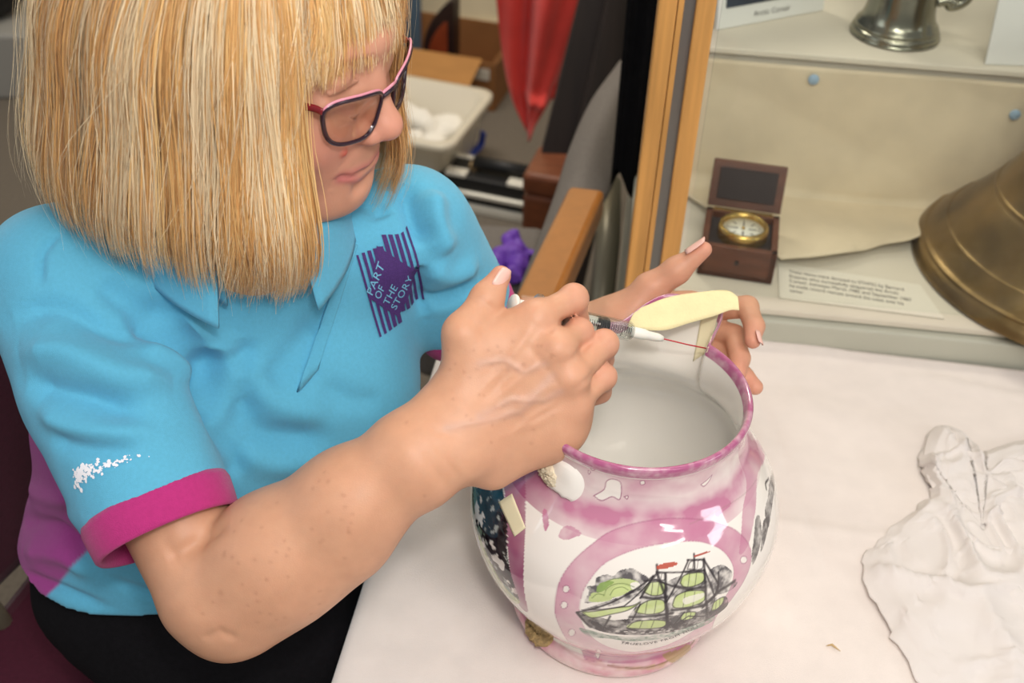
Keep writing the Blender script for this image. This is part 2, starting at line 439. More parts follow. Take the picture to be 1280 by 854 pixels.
thd = np.concatenate([np.arange(-180, -140, 1.0), np.arange(-140, -100, .42), np.arange(-100, -48, .21), np.arange(-48, -10, .42), np.arange(-10, 180, 1.2)])
ss = np.concatenate([np.linspace(0, s_at(.026), 26)[:-1], np.arange(s_at(.026), s_at(.170), .00048), np.arange(s_at(.170), s_at(.241), .00075), np.linspace(s_at(.241), S_RIM+.012, 26), np.linspace(S_RIM+.014, seg[-1], 70)])
TH_, S_ = np.meshgrid(np.radians(thd), ss, indexing='ij'); JV = jug_pt(TH_, S_).reshape(-1, 3); JF = grid_faces(len(thd), len(ss), closed_u=True)
# coarse copy for laying out the decoration
t2 = np.radians(np.arange(-180, 180, 1.5)); s2_ = np.linspace(0, seg[-1], 220); A2, B2 = np.meshgrid(t2, s2_, indexing='ij')
CV = jug_pt(A2, B2).reshape(-1, 3); CF = grid_faces(len(t2), len(s2_), closed_u=True); jb = bvh_of(CV, CF)
unw = lambda th: (th-TH0+np.pi) % (2*np.pi)-np.pi+TH0
TH0 = math.radians(-98)
def ts(px):
    """photo pixels -> (arc length round the belly, arc length up the wall)"""
    P = drape(jb, px); th = unw(np.arctan2(P[:, 1]-JY, P[:, 0]-JX)); return np.stack([th*.12, np.array([s_at(p[2]-TZ-.0045) for p in P])], 1)
X_ = (unw(TH_)*.12).ravel(); Y_ = S_.ravel(); OUTM = Y_ < S_RIM-.001
white = np.array(srgb(240, 234, 226)); jc = np.tile(white, (len(JV), 1))
q1 = noise1(JV*55, 31); q2 = noise1(JV*160, 32); q3 = noise1(JV*380, 33)
def inpoly(P):
    P = np.asarray(P); ins = np.zeros(len(X_), bool); lo, hi = P.min(0), P.max(0)
    m = np.where((X_ >= lo[0]) & (X_ <= hi[0]) & (Y_ >= lo[1]) & (Y_ <= hi[1]) & OUTM)[0]
    if not len(m): return ins
    x, y = X_[m], Y_[m]; r = np.zeros(len(m), bool); j = len(P)-1
    for i in range(len(P)):
        xi, yi = P[i]; xj, yj = P[j]; c = ((yi > y) != (yj > y)) & (x < (xj-xi)*(y-yi)/(yj-yi+1e-15)+xi); r ^= c; j = i
    ins[m] = r; return ins
def fill(px, c, a=1.0, smooth=True, n=6):
    P = ts(px); P = catmull(P, n, closed=True) if smooth else P
    m = inpoly(P); aa = (a if np.isscalar(a) else a[m])
    aa = np.asarray(aa).reshape(-1, 1) if not np.isscalar(aa) else aa
    jc[m] = jc[m]*(1-aa)+np.asarray(c)*aa; return m
def line(px, w, c, a=1.0, sm=True):
    P = ts(px); P = catmull(P, 5) if sm and len(P) > 2 else P; lo, hi = P.min(0)-3*w, P.max(0)+3*w
    m = np.where((X_ >= lo[0]) & (X_ <= hi[0]) & (Y_ >= lo[1]) & (Y_ <= hi[1]) & OUTM)[0]
    if not len(m): return
    d, _ = dist_poly(np.stack([X_[m], Y_[m]], 1), P); e = (np.clip(1.5-d/w, 0, 1)*a)[:, None]; jc[m] = jc[m]*(1-e)+np.asarray(c)*e
LU = np.array(srgb(194, 126, 154)); LU2 = np.array(srgb(150, 70, 112)); LUP = np.array(srgb(222, 172, 192)); INK = np.array(srgb(52, 46, 50)); GRN = np.array(srgb(196, 210, 142)); GR2 = np.array(srgb(140, 168, 92)); RED = np.array(srgb(188, 82, 62)); SEA = np.array(srgb(118, 140, 124)); GREY = np.array(srgb(96, 92, 94))
zz = JV[:, 2]-TZ-.0045
# neck band
nb = OUTM & (Y_ > s_at(.1895+.0)) & (Y_ < s_at(.2405))
f = np.clip((Y_-s_at(.1895))/(s_at(.2405)-s_at(.1895)), 0, 1)
dens = np.interp(f, [0, .12, .28, .38, .5, .62, .8, 1], [.35, .45, .95, 1.0, .55, .35, .55, .6])*(1+.45*q1+.2*q2)
jc[nb] = (white*(1-np.clip(dens, .15, 1)[:, None])+LU*np.clip(dens, .15, 1)[:, None])[nb]
dk = (np.clip(1-np.abs(unw(TH_.ravel())+2.55)/.45, 0, 1)*.75*nb)[:, None]; jc = jc*(1-dk)+LU2*dk
for shp in ([(742, 620), (755, 612), (758, 602), (766, 599), (776, 604), (775, 624), (765, 621), (752, 626)], [(772, 588), (786, 590), (795, 593), (802, 598), (812, 590), (800, 588)], [(840, 594), (848, 588), (855, 588), (854, 594)], [(738, 585), (742, 583), (744, 587), (740, 588)], [(735, 588), (738, 590), (736, 593)], [(780, 621), (785, 620), (784, 624)], [(800, 602), (805, 601), (806, 605), (801, 606)], [(876, 606), (884, 600), (890, 594), (886, 602), (880, 608)], [(862, 583), (868, 581), (868, 585)]):
    fill(shp, white, .9, n=5); line(shp+[shp[0]], .0005, LU2, .8)
# rim: dark lustre, continuing on top and a little inside
rm = (Y_ > s_at(.2412)) & (Y_ < S_RIM+.0105)
dd = np.clip(.92+.16*q2+.14*q3, .6, 1)[:, None]; jc[rm] = (white*(1-dd)+np.array(srgb(172, 92, 132))*dd)[rm]
# inside: cream glaze; low part coloured whiter and bluer to offset warm bounced light
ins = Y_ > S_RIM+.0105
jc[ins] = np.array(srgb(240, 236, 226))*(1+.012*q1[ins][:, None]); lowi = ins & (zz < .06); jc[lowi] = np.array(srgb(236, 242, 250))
# foot
ft = OUTM & (zz < .0235); dd = np.clip(.75+.3*q1+.2*q2, .35, 1)[:, None]; jc[ft] = (white*(1-dd)+np.array(srgb(208, 128, 150))*dd)[ft]
# vertical bands either side of the ship panel
fill([(934, 536), (950, 548), (948, 590), (944, 640), (934, 684), (924, 690), (928, 640), (930, 590)], LU, np.clip(.75+.25*q1, .4, 1))
fill([(618, 568), (640, 570), (655, 590), (657, 640), (655, 700), (660, 762), (650, 758), (638, 715), (634, 650), (628, 600)], LU2, np.clip(.75+.35*q1, .45, 1))
# left transfer print: dark foliage
m = fill([(586, 600), (600, 580), (618, 590), (628, 610), (634, 650), (634, 690), (644, 735), (648, 752), (632, 742), (612, 706), (596, 665)], white, .4)
fl = m & (q2+.6*q1 > -.45); jc[fl] = INK*1.0+.03*q3[fl][:, None]
fl = m & (q2*.6-q1 > .75); jc[fl] = SEA
fl = m & (q3+.4*q2 > .75); jc[fl] = np.array(srgb(170, 172, 166))
fill([(598, 668), (612, 700), (632, 735), (650, 752), (640, 752), (615, 720)], GRN, .6)
# right print: small dark figure
for s_ in ([(962, 600), (966, 590), (967, 620), (964, 640), (960, 660), (956, 640), (960, 620)], [(944, 652), (949, 645), (952, 665), (948, 690), (941, 706), (940, 690)], [(955, 650), (961, 648), (958, 670), (951, 690), (952, 668)]): fill(s_, INK, np.clip(.75+.3*q3, 0, 1))
line([(961, 598), (957, 604), (958, 612)], .0009, INK)
# ship panel
def C(pts): return [(680+x/3.99, 640+y/3.99) for x, y in pts]
outer = [(694, 768), (695, 745), (701, 724), (716, 702), (738, 682), (764, 664), (800, 653), (840, 648), (880, 650), (910, 658), (928, 670), (938, 686), (938, 706), (930, 726), (914, 750), (892, 778), (862, 804), (830, 820), (790, 829), (756, 827), (728, 816), (706, 796)]
inner = [(724, 764), (728, 742), (738, 724), (754, 706), (778, 693), (806, 684), (840, 678), (872, 677), (896, 684), (910, 696), (917, 712), (914, 732), (900, 756), (880, 778), (852, 798), (822, 810), (792, 815), (764, 810), (744, 800), (730, 784)]
fill(outer, LU*1.04, np.clip(.78+.22*q1+.08*q2, .45, 1)); line(outer+[outer[0]], .0006, LU2, .35)
fill(inner, white); line(inner+[inner[0]], .0005, LU2, .3)
for x, y in ((707.5, 736.5), (705, 756.5), (714.5, 791), (747.5, 817), (929.5, 700)): fill([(x-4.3, y), (x-2, y-4), (x+2.5, y-4), (x+4.5, y), (x+2, y+4), (x-2.5, y+4)], white, .92, n=4); line([(x-4.3, y), (x-2, y-4), (x+2.5, y-4), (x+4.5, y), (x+2, y+4), (x-2.5, y+4), (x-4.3, y)], .0004, LU2, .7)
# smoke clouds
ck = np.clip(.72+.5*q3+.3*q2, .25, 1)
for cl in ([(205, 455), (225, 400), (215, 372), (255, 365), (262, 330), (310, 312), (345, 320), (380, 292), (440, 283), (480, 305), (520, 330), (500, 370), (460, 400), (380, 420), (300, 440)], [(600, 380), (615, 350), (650, 330), (690, 320), (700, 350), (660, 400), (610, 440)], [(820, 300), (850, 275), (890, 264), (925, 285), (940, 310), (930, 350), (965, 350), (940, 385), (880, 410), (850, 400), (830, 350)]): fill(C(cl), GREY, ck)
for cl, c in (([(225, 445), (240, 405), (285, 400), (300, 370), (310, 345), (360, 335), (420, 335), (470, 350), (475, 375), (420, 395), (360, 410), (330, 440), (270, 450)], GRN), ([(260, 395), (275, 360), (320, 345), (350, 352), (320, 372), (290, 398)], GR2), ([(335, 400), (350, 375), (390, 365), (430, 380), (425, 395), (380, 420), (340, 425)], GRN*1.1), ([(430, 360), (455, 350), (478, 358), (470, 380), (440, 385)], white)): fill(C(cl), c, .92)
for ln in ([(300, 420), (312, 385), (350, 362), (400, 358), (450, 375)], [(330, 415), (350, 385), (390, 375), (420, 390)], [(240, 430), (265, 410), (300, 415)], [(310, 350), (345, 335), (390, 330)]): line(C(ln), .0004, GR2*.55, .7)
# sea, hull
fill(C([(175, 580), (230, 590), (300, 610), (400, 622), (520, 618), (620, 604), (720, 572), (800, 540), (850, 520), (840, 545), (760, 585), (660, 615), (540, 640), (430, 645), (320, 632), (220, 620)]), SEA, np.clip(.7+.5*q3, .3, 1))
fill(C([(160, 500), (200, 505), (260, 520), (340, 540), (420, 535), (520, 540), (620, 520), (740, 505), (830, 470), (900, 420), (918, 460), (880, 500), (800, 545), (720, 575), (620, 604), (500, 615), (380, 612), (280, 595), (220, 570), (190, 540)]), INK, np.clip(.82+.35*q3, .35, 1))
# dark spread of rigging behind the sails
for rg in ([(190, 488), (330, 440), (480, 380), (500, 350), (505, 400), (420, 440), (300, 478)], [(490, 400), (545, 330), (600, 310), (620, 430), (610, 560), (520, 560), (420, 540), (470, 450)], [(620, 440), (680, 350), (740, 280), (800, 290), (850, 400), (840, 480), (720, 530), (640, 560)]): fill(C(rg), GREY*.75, np.clip(.5+.6*q3, .1, .95))
sails = [[(190, 500), (260, 495), (350, 480), (440, 468), (480, 450), (420, 490), (330, 512), (240, 528)], [(500, 400), (512, 365), (540, 350), (590, 350), (605, 375), (590, 410), (540, 418)], [(455, 500), (480, 465), (530, 440), (590, 440), (605, 470), (590, 498), (520, 512)], [(415, 578), (450, 550), (530, 540), (605, 545), (600, 570), (540, 582)], [(680, 355), (695, 320), (740, 305), (795, 305), (795, 345), (750, 370), (700, 375)], [(640, 465), (660, 420), (720, 395), (795, 395), (800, 440), (740, 470), (660, 480)], [(680, 525), (700, 505), (755, 500), (740, 530), (690, 540)], [(835, 490), (850, 450), (895, 425), (890, 455), (860, 485)], [(545, 335), (570, 308), (605, 308), (600, 340)], [(715, 285), (730, 250), (770, 240), (792, 245), (785, 285)]]
for i, s_ in enumerate(sails):
    fill(C(s_), (GRN if i < 8 else white)*1.02, np.clip(.92+.15*q3, .5, 1)); line(C(s_+[s_[0]]), .0006, INK, .75)
    x0, x1 = min(p[0] for p in s_), max(p[0] for p in s_); y0, y1 = min(p[1] for p in s_), max(p[1] for p in s_)
    if i not in (0,):
        for t in (.35, .65): line(C([(x0+(x1-x0)*(t+.05), y0+4), (x0+(x1-x0)*(t-.02), y1-4)]), .0004, INK, .6)
fill(C([(700, 430), (790, 405), (795, 425), (740, 452), (700, 460)]), white, .7)
for ln, w in (([(165, 500), (330, 455), (545, 320)], .0008), ([(190, 490), (400, 470), (565, 300)], .0006), ([(560, 300), (700, 300), (745, 290)], .0007), ([(563, 265), (566, 310), (605, 420), (615, 560)], .0011), ([(605, 310), (606, 430), (612, 600)], .0011), ([(748, 210), (750, 290)], .0009), ([(798, 235), (800, 300), (806, 430), (810, 540)], .0011), ([(798, 240), (870, 360), (850, 420)], .0009), ([(870, 300), (866, 400)], .0008), ([(715, 240), (795, 237)], .0008), ([(705, 300), (800, 292)], .0010), ([(650, 370), (720, 385), (800, 375)], .0014), ([(490, 425), (550, 432), (612, 425)], .0013), ([(640, 490), (740, 478), (810, 465)], .0013), ([(430, 525), (530, 520), (640, 505)], .0014), ([(500, 345), (560, 340), (640, 370)], .0008), ([(720, 240), (650, 380), (610, 450)], .0008), ([(800, 290), (850, 420), (790, 480)], .0008), ([(480, 430), (545, 320)], .0008), ([(790, 470), (880, 390), (950, 345)], .0016), ([(165, 505), (230, 575)], .0012), ([(230, 540), (330, 590)], .0008), ([(330, 520), (290, 590)], .0008), ([(700, 500), (640, 570), (720, 520), (800, 520)], .0007), ([(480, 460), (440, 540)], .0006)): line(C(ln), w, INK, .9, sm=False)
for i in range(9): line(C([(360+i*42, 604-abs(i-3)*3), (372+i*42, 603-abs(i-3)*3)]), .0006, white, .8)
fill(C([(565, 270), (600, 256), (640, 250), (668, 256), (650, 270), (600, 284), (566, 286)]), RED, .95); fill(C([(750, 218), (790, 205), (832, 193), (815, 205), (780, 220), (752, 226)]), RED*.85, .95)
# hearts and stains
for s_ in ([(678, 642), (681, 636), (684, 640), (686, 655), (682, 664), (679, 655)], [(698, 668), (706, 658), (716, 659), (727, 667), (718, 672), (708, 675), (700, 673)], [(894, 640), (900, 626), (909, 624), (914, 630), (906, 638), (897, 646)]): fill(s_, LU, np.clip(.8+.3*q2, .4, 1))
fill([(735, 822), (780, 832), (830, 828), (862, 812), (858, 822), (800, 838), (750, 836)], np.array(srgb(196, 170, 126)), np.clip(.45+.5*q2, 0, .9))
line([(760, 832), (820, 832), (862, 808), (868, 800)], .0009, np.array(srgb(120, 88, 50)), .8)
fill([(828, 820), (848, 812), (862, 806), (858, 822), (845, 830)], np.array(srgb(176, 150, 98)), .8)
line([(700, 806), (730, 826), (780, 834)], .0012, np.array(srgb(200, 150, 150)), .5)
for ln in ([(654, 600), (672, 592), (686, 576)], [(862, 655), (905, 634), (945, 600)]): line(ln, .0004, np.array(srgb(150, 130, 120)), .35)
GLAZE = mat('lustre_glaze', attr='Col', rough=.07, spec=.6, coat=.6)
jug = thing('jug', 'large pink lustre pottery jug printed with a sailing ship', 'jug', (JX, JY, TZ+.0045))
jb_o = mk('jug_body', JV, JF, GLAZE, jug, col=jc)
# motto under the ship
def arc_text(body, path_px, size, name):
    V, Fc = textmesh(body, 1.0, 1.15); P = catmull(ts(path_px), 8); L_ = np.concatenate([[0], np.cumsum(np.linalg.norm(np.diff(P, axis=0), axis=1))])
    x0, x1 = V[:, 0].min(), V[:, 0].max(); out = []
    for v in V:
        l = (v[0]-x0)/(x1-x0)*L_[-1]; p = np.array([np.interp(l, L_, P[:, 0]), np.interp(l, L_, P[:, 1])]); q = np.array([np.interp(l+.001, L_, P[:, 0]), np.interp(l+.001, L_, P[:, 1])]); t = nrm(q-p) if np.linalg.norm(q-p) > 1e-9 else np.array([1, 0]); n = np.array([-t[1], t[0]])
        w = p+n*v[1]*size; th = w[0]/.12; a = jug_pt(np.array([th]), np.array([w[1]]))[0]; b = jug_pt(np.array([th+.001]), np.array([w[1]]))[0]; c = jug_pt(np.array([th]), np.array([w[1]+.0004]))[0]
        out.append(a+nrm(np.cross(b-a, c-a))*.0004)
    return mk(name, out, Fc, mat('print_ink', tuple(INK), rough=.3), jug, smooth=False)
arc_text('TRUELOVE FROM HULL', [(776, 803), (800, 805), (826, 801), (850, 793), (874, 781)], .0062, 'jug_lettering')
# broken handle stubs
BISQ = mat('bisque', srgb(226, 212, 184), rough=.85, var=.12, scale=260, bump=.5, bscale=600); WGL = mat('white_glaze', srgb(240, 236, 228), rough=.1, coat=.4); CRUST = mat('crusted_break', srgb(186, 158, 110), rough=.9, var=.45, scale=220, bump=.9, bscale=500)
def stub(cpx, wpx, hpx, tilt, hgt, m, name, lift=0.0, seed=1):
    p = drape(jb, [cpx])[0]; n = np.array(jb.find_nearest(Vector(p))[1]); u = nrm(RT*math.cos(tilt)+UP*math.sin(tilt)); u = nrm(u-n*(u@n)); v = np.cross(n, u); sc = np.linalg.norm(p-CAM)/FPX*1.0
    g = np.random.default_rng(seed); V = []; nr, na = 9, 32
    for r in np.linspace(0.0001, 1, nr):
        for a in np.linspace(0, 2*np.pi, na, endpoint=False):
            x, y = wpx*sc*r*math.cos(a)*1.0, hpx*sc*r*math.sin(a)*1.25; b = p+u*x+v*y; h = jb.find_nearest(Vector(b)); q = np.array(h[0]); nn = np.array(h[1])
            V.append(q+nn*(lift*(1 if r < .97 else .3)+hgt*(1-r**3)+(hgt*.18*g.normal() if m is not WGL and r < .95 else 0)-(.0006 if r == 1 else 0)))
    return mk(name, V, grid_faces(nr, na, closed_v=True), m, jug)
stub((706, 600), 29, 25, -.5, .0055, WGL, 'handle_stub'); b_ = stub((690, 590), 22, 13, -.75, .0045, BISQ, 'handle_break', .0035, 3); b_['label'] = 'raw cream break of the lost handle'
b_ = stub((674, 786), 24, 17, -.6, .0050, CRUST, 'handle_break', .001, 5); b_['label'] = 'crusted brown break of the lost handle'
# ================================================================== the conservator
HB = globals().get('HB', 0.0017)          # body grid step
HS = 0.0028                               # shirt grid step
O_H = np.array([-.192, .797, 1.207]); F_H = nrm([.91, -.364, -.196]); L_H = nrm(np.array([.376, .926, .022])-F_H*(np.array([.376, .926, .022])@F_H)); U_H = np.cross(F_H, L_H)
R_H = np.stack([F_H, L_H, U_H], 1)
def hd(x, y, z): return O_H+R_H@np.array([x, y, z])
S_R = at(78, 352, .92); E_R = at(264, 738, .872); W_R = at(578, 531, .845)
S_L = at(515, 285, 1.01); E_L = at(602, 428, 1.14); W_L = at(766, 413, 1.03)
S_M = (S_R+S_L)/2
person = thing('person', 'blonde bobbed person in a turquoise polo shirt leaning over the jug', 'person', (-.33, .8, .47))

B = Field((-.47, .44, .80), (.235, 1.05, 1.355), HB)
# --- torso core and neck
Lt = nrm((S_L-S_R)*[1, 1, 0]); Ft = np.array([Lt[1], -Lt[0], 0.0]); Zt = np.array([0, 0, 1.0]); R_T = np.stack([Ft, Lt, Zt], 1)
B.add(ell(S_M+[-.01, .01, -.09], (.078, .12, .11), R_T), .02)
NB = S_M+np.array([.0, .0, .03])
B.add(cone(NB, hd(-.025, 0, -.06), .058, .054), .03)
B.add(cone(hd(-.01, 0, -.09), NB+Ft*.03, .045, .045), .03)
B.add(cone(S_R+[0.02, .01, -.01], NB, .036, .045), .02); B.add(cone(S_L-[0.02, .01, .012], NB, .032, .042), .02)
# --- head
H = []
def E3(c, r, k, R=None): H.append((ell(hd(*c), r, R_H if R is None else R_H@R), k))
def C3(a, b, ra, rb, k): H.append((cone(hd(*a), hd(*b), ra, rb), k))
E3((-.005, 0, .035), (.096, .075, .085), 0)
E3((.030, 0, -.030), (.062, .060, .083), .03)
for s in (-1, 1):
    C3((0, s*.056, -.058), (.062, s*.024, -.100), .018, .018, .025)
    E3((.056, s*.040, -.034), (.027, .025, .026), .025)
    C3((.070, s*.050, .040), (.086, s*.008, .038), .009, .008, .016)
E3((.076, 0, -.098), (.019, .024, .018), .025)
E3((.066, 0, -.066), (.026, .035, .027), .025)
head = group(H)
B.add(head, .02)
for s in (-1, 1):
    B.add(ell(hd(.096, s*.034, .020), (.016, .021, .0125), R_H), .012, 's')
    B.add(ell(hd(.074, s*.033, .020), (.0135, .0165, .0125), R_H), .004)
    B.add(cone(hd(.0875, s*.021, .0155), hd(.0805, s*.047, .0140), .0016, .0012), .003)      # lower edge of the closing upper lid
    B.add(cone(hd(.080, s*.020, .003), hd(.076, s*.046, .002), .006, .006), .010)           # lower lid bag
B.add(cone(hd(.088, 0, .010), hd(.104, 0, -.020), .0075, .0100), .012)
B.add(ell(hd(.1055, 0, -.0255), (.0125, .0125, .0105), R_H), .008)
for s in (-1, 1):
    B.add(ell(hd(.0955, s*.0125, -.0315), (.0115, .0075, .0080), R_H), .006)
    B.add(ell(hd(.0975, s*.0065, -.0385), (.0050, .0030, .0035), R_H), .002, 's')
B.add(cone(hd(.0950, -.010, -.0815), hd(.0950, .010, -.0815), .0020, .0020), .012, 's')          # below the lower lip
mole = hd(.088, -.0265, -.0385)
for s in (-1, 1): B.add(ell(hd(-.008, s*.077, -.01), (.016, .008, .029), R_H), .008)

# --- right arm (near)
B.add(cone(S_R, E_R, .049, .0395), .02)
fa = [(270, 742, .872), (345, 694, .864), (440, 629, .850), (520, 573, .842), (578, 531, .845)]
FA = [at(*p) for p in fa]; fr = [.0430, .0465, .0395, .0318, .0262]
pv = nrm(UP*-.80+RT*.55)                                   # across the wrist, towards the little finger side
arm = [(cone(FA[i], FA[i+1], fr[i], fr[i+1]), .02) for i in range(4)]
arm.append((cone(at(305, 762, .872), at(430, 676, .858), .035, .032), .02))
B.add(group(arm), .007)
B.add(ell(at(280, 786, .874), (.016, .016, .016)), .025)                                       # point of the elbow
B.add(cone(FA[3]+pv*.006, W_R+pv*.012, .030, .0225), .012); B.add(cone(FA[3]-pv*.006, W_R-pv*.012, .030, .0225), .012)
B.add(ell(at(583, 575, .832), (.011, .011, .011)), .016)                                      # ulna head
# --- right hand
MC = dict(i=at(672, 398, .842), m=at(697, 436, .834), r=at(713, 472, .839), l=at(716, 505, .850))
Wm = {k: W_R+pv*o+FW*z for k, o, z in (('i', -.020, .002), ('m', -.007, 0), ('r', .006, 0), ('l', .018, .003))}
palm = []
for k in 'imrl':
    palm.append((cone(Wm[k]+FW*.003, MC[k]+FW*.002, .0165, .0115), .014))
    palm.append((cone(Wm[k]+FW*.016, MC[k]+FW*.014, .0150, .0130), .014))
for a, b in (('i', 'm'), ('m', 'r'), ('r', 'l')):
    palm.append((cone((Wm[a]+Wm[b])/2+FW*.008, (MC[a]*.88+MC[b]*.88+Wm[a]*.12+Wm[b]*.12)/2+FW*.008, .015, .011), .012))
palm.append((ell(at(690, 540, .862), (.020, .020, .020)), .02))
palm.append((cone(at(615, 580, .862), at(700, 530, .864), .020, .018), .02))                  # heel of the hand
B.add(group(palm), .016)
TH = [at(585, 468, .846), at(579, 417, .838), at(606, 375, .846), at(626, 345, .850)]
B.add(chain(TH[:2], [.019, .0145], .004), .016)
B.add(cone(at(585, 420, .846), at(655, 412, .852), .0115, .012), .018)                        # web to the index finger
B.add(cone(at(600, 440, .848), at(650, 430, .848), .016, .014), .018)
B.add(group([(cone(TH[1], TH[2], .0138, .0112), .004), (cone(TH[2], TH[3], .0112, .0080), .004), (ell(at(611, 372, .849), (.0118,)*3), .006)]), .006)
FI = dict(i=[MC['i'], at(717, 373, .862), at(721, 401, .886), at(704, 416, .896)],
          m=[MC['m'], at(724, 415, .858), at(727, 433, .880), at(712, 447, .888)],
          r=[MC['r'], at(755, 430, .866), at(752, 450, .890), at(733, 462, .896)],
          l=[MC['l'], at(754, 471, .866), at(750, 490, .888), at(733, 500, .892)])
FRd = dict(i=[.0112, .0104, .0092, .0078], m=[.0112, .0100, .0090, .0078], r=[.0110, .0104, .0092, .0078], l=[.0105, .0095, .0084, .0072])
for k in 'imrl':
    P, r = FI[k], FRd[k]
    B.add(group([(cone(P[0], P[1], r[0], r[1]*.97), .003), (ell(P[1], (r[1]*1.05,)*3), .004), (cone(P[1], P[2], r[1], r[2]), .004), (cone(P[2], P[3], r[2], r[3]), .004)]), .0022 if k != 'i' else .003)
    B.add(ell(P[0]-FW*.001, (.0118, .0118, .0118)), .010)                                     # knuckle
# --- left arm and hand (far)
B.add(cone(S_L, E_L, .036, .038), .012)
pm = W_L*.45+E_L*.55
B.add(group([(cone(E_L, pm, .040, .037), .01), (cone(pm, W_L, .037, .0245), .01)]), .02)
LM = dict(i=at(876, 386, 1.045), m=at(882, 408, 1.050), r=at(880, 430, 1.055), l=at(872, 450, 1.055))
for k, o in zip('imrl', (-.014, -.004, .006, .014)):
    B.add(cone(W_L-UP*o+FW*.008, LM[k], .0165, .0120), .014)
LT = [at(785, 398, 1.022), at(812, 362, 1.015), at(846, 338, 1.005), at(880, 312, .995)]
B.add(group([(cone(LT[0], LT[1], .021, .0150), .006), (cone(LT[1], LT[2], .0138, .0118), .006), (cone(LT[2], LT[3], .0116, .0072), .006)]), .016)
B.add(cone(at(790, 395, 1.03), at(860, 385, 1.045), .018, .014), .014)
LF = dict(i=[LM['i'], at(934, 384, 1.022), at(943, 408, 1.000), at(941, 426, .990)],
          m=[LM['m'], at(918, 420, 1.030), at(925, 448, 1.006), at(923, 466, .996)],
          r=[LM['r'], at(912, 446, 1.034), at(930, 472, 1.012), at(944, 484, 1.004)],
          l=[LM['l'], at(895, 462, 1.040), at(908, 480, 1.022), at(918, 490, 1.012)])
for k in 'imrl':
    P = LF[k]; r = [.0115, .0100, .0088, .0072] if k != 'l' else [.0105, .009, .008, .0068]
    B.add(group([(cone(P[0], P[1], r[0], r[1]), .003), (cone(P[1], P[2], r[1], r[2]), .004), (cone(P[2], P[3], r[2], r[3]), .004)]), .003)
BV, BF = B.mesh(); del B
BV = smooth_mesh(BV, BF, 2, .4)
bb = bvh_of(BV, BF); BN = vnormals(BV, BF)
# creases, tendons and veins
def em(px, depth, w, fade=True):
    global BV
    P = drape(bb, px)
    if len(P): BV = emboss(BV, BN, P, depth, w, fade)
for px, d, w in [
    ([(590, 500), (625, 465), (655, 425), (668, 402)], .0012, .004), ([(600, 515), (640, 480), (690, 440)], .0014, .0035),
    ([(610, 535), (655, 505), (700, 478)], .0012, .0035), ([(620, 550), (670, 530), (708, 510)], .0008, .0035),
    ([(600, 520), (640, 500), (680, 500), (700, 490)], .0010, .0022), ([(560, 535), (610, 525), (650, 515), (690, 470)], .0009, .002),
    ([(600, 455), (630, 450), (655, 465), (680, 455)], .0009, .002), ([(640, 545), (665, 520), (700, 500)], .0007, .002),
    ([(650, 420), (680, 455), (705, 490)], -.0007, .003), ([(683, 418), (690, 410), (712, 398)], -.0015, .003),
    ([(700, 455), (722, 442), (735, 430)], -.0012, .003), ([(712, 490), (730, 478), (745, 462)], -.0012, .003),
    ([(530, 560), (545, 590), (560, 612)], -.0008, .003), ([(540, 552), (560, 580), (578, 600)], -.0006, .0025), ([(520, 520), (545, 540), (580, 545)], -.0006, .003),
    ([(205, 700), (225, 690), (260, 672), (290, 655)], -.0026, .006), ([(195, 660), (225, 705), (262, 660)], -.001, .006), ([(250, 800), (275, 790), (300, 800)], -.0014, .004),
    ([(585, 395), (595, 405), (608, 412)], -.0008, .002), ([(598, 372), (607, 380), (618, 385)], -.0007, .0018), ([(590, 376), (600, 384), (612, 391)], -.0005, .0018),
    ([(385, 108), (400, 113), (420, 110)], -.0006, .0025), ([(452, 182), (436, 197), (420, 214)], -.0008, .0040), ([(418, 222), (414, 232), (413, 240)], -.0007, .003),
]: em(px, d, w)
def both(P):
    q = (P-O_H)@R_H; q = q[q[:, 1] < -.002]; e = q[-1:].copy(); e[0, 1] = 0; e[0, 0] += .0008; q = np.vstack([q, e]); return [O_H+np.vstack([q, (q*[1, -1, 1])[::-1][1:]])@R_H.T]
mouth = both(catmull(drape(bb, [(419, 224), (426, 221), (441, 219), (455, 213), (466, 206)]), 5))
ulip = both(catmull(drape(bb, [(424, 220), (441, 214.5), (454, 208.5), (465, 203)]), 5)); llip = both(catmull(drape(bb, [(425, 225), (442, 224), (456, 219), (466, 211)]), 5))
for P in ulip: BV = emboss(BV, BN, P, .0010, .0036, True)
for P in llip: BV = emboss(BV, BN, P, .0016, .0042, True)
for P in mouth: BV = emboss(BV, BN, P, -.0022, .0020, True)
# skin colours: colour of lips, cheeks, knuckles, freckles; mouth line and nostrils darkened
base = np.array(srgb(208, 157, 126)); col = np.tile(base, (len(BV), 1))
def paint(P, w, c, a):
    global col
    if len(P) == 0: return
    d, _ = dist_poly(BV, np.atleast_2d(P)); e = (np.exp(-(d/w)**2)*a)[:, None]; col = col*(1-e)+np.array(c)*e
pink = srgb(214, 140, 124); lip = srgb(186, 100, 104); brown = srgb(150, 96, 70)
q = noise1(BV*60, 3)*.5+noise1(BV*180, 4)*.5; col = col*(1+.045*q[:, None]*np.array([.6, 1, 1.1]))
isf = ((BV-O_H)@F_H > .03) & ((BV-O_H)@U_H > -.14) & (np.linalg.norm(BV-O_H, axis=1) < .16)
col[isf] = col[isf]*.55+np.array(srgb(210, 148, 128))*.45
paint(hd(.1055, 0, -.028), .020, pink, .55)
for P in ulip: paint(P, .0036, lip, .62)
for P in llip: paint(P, .0042, lip, .75)
for P in mouth: paint(P, .0014, srgb(130, 66, 64), .6)
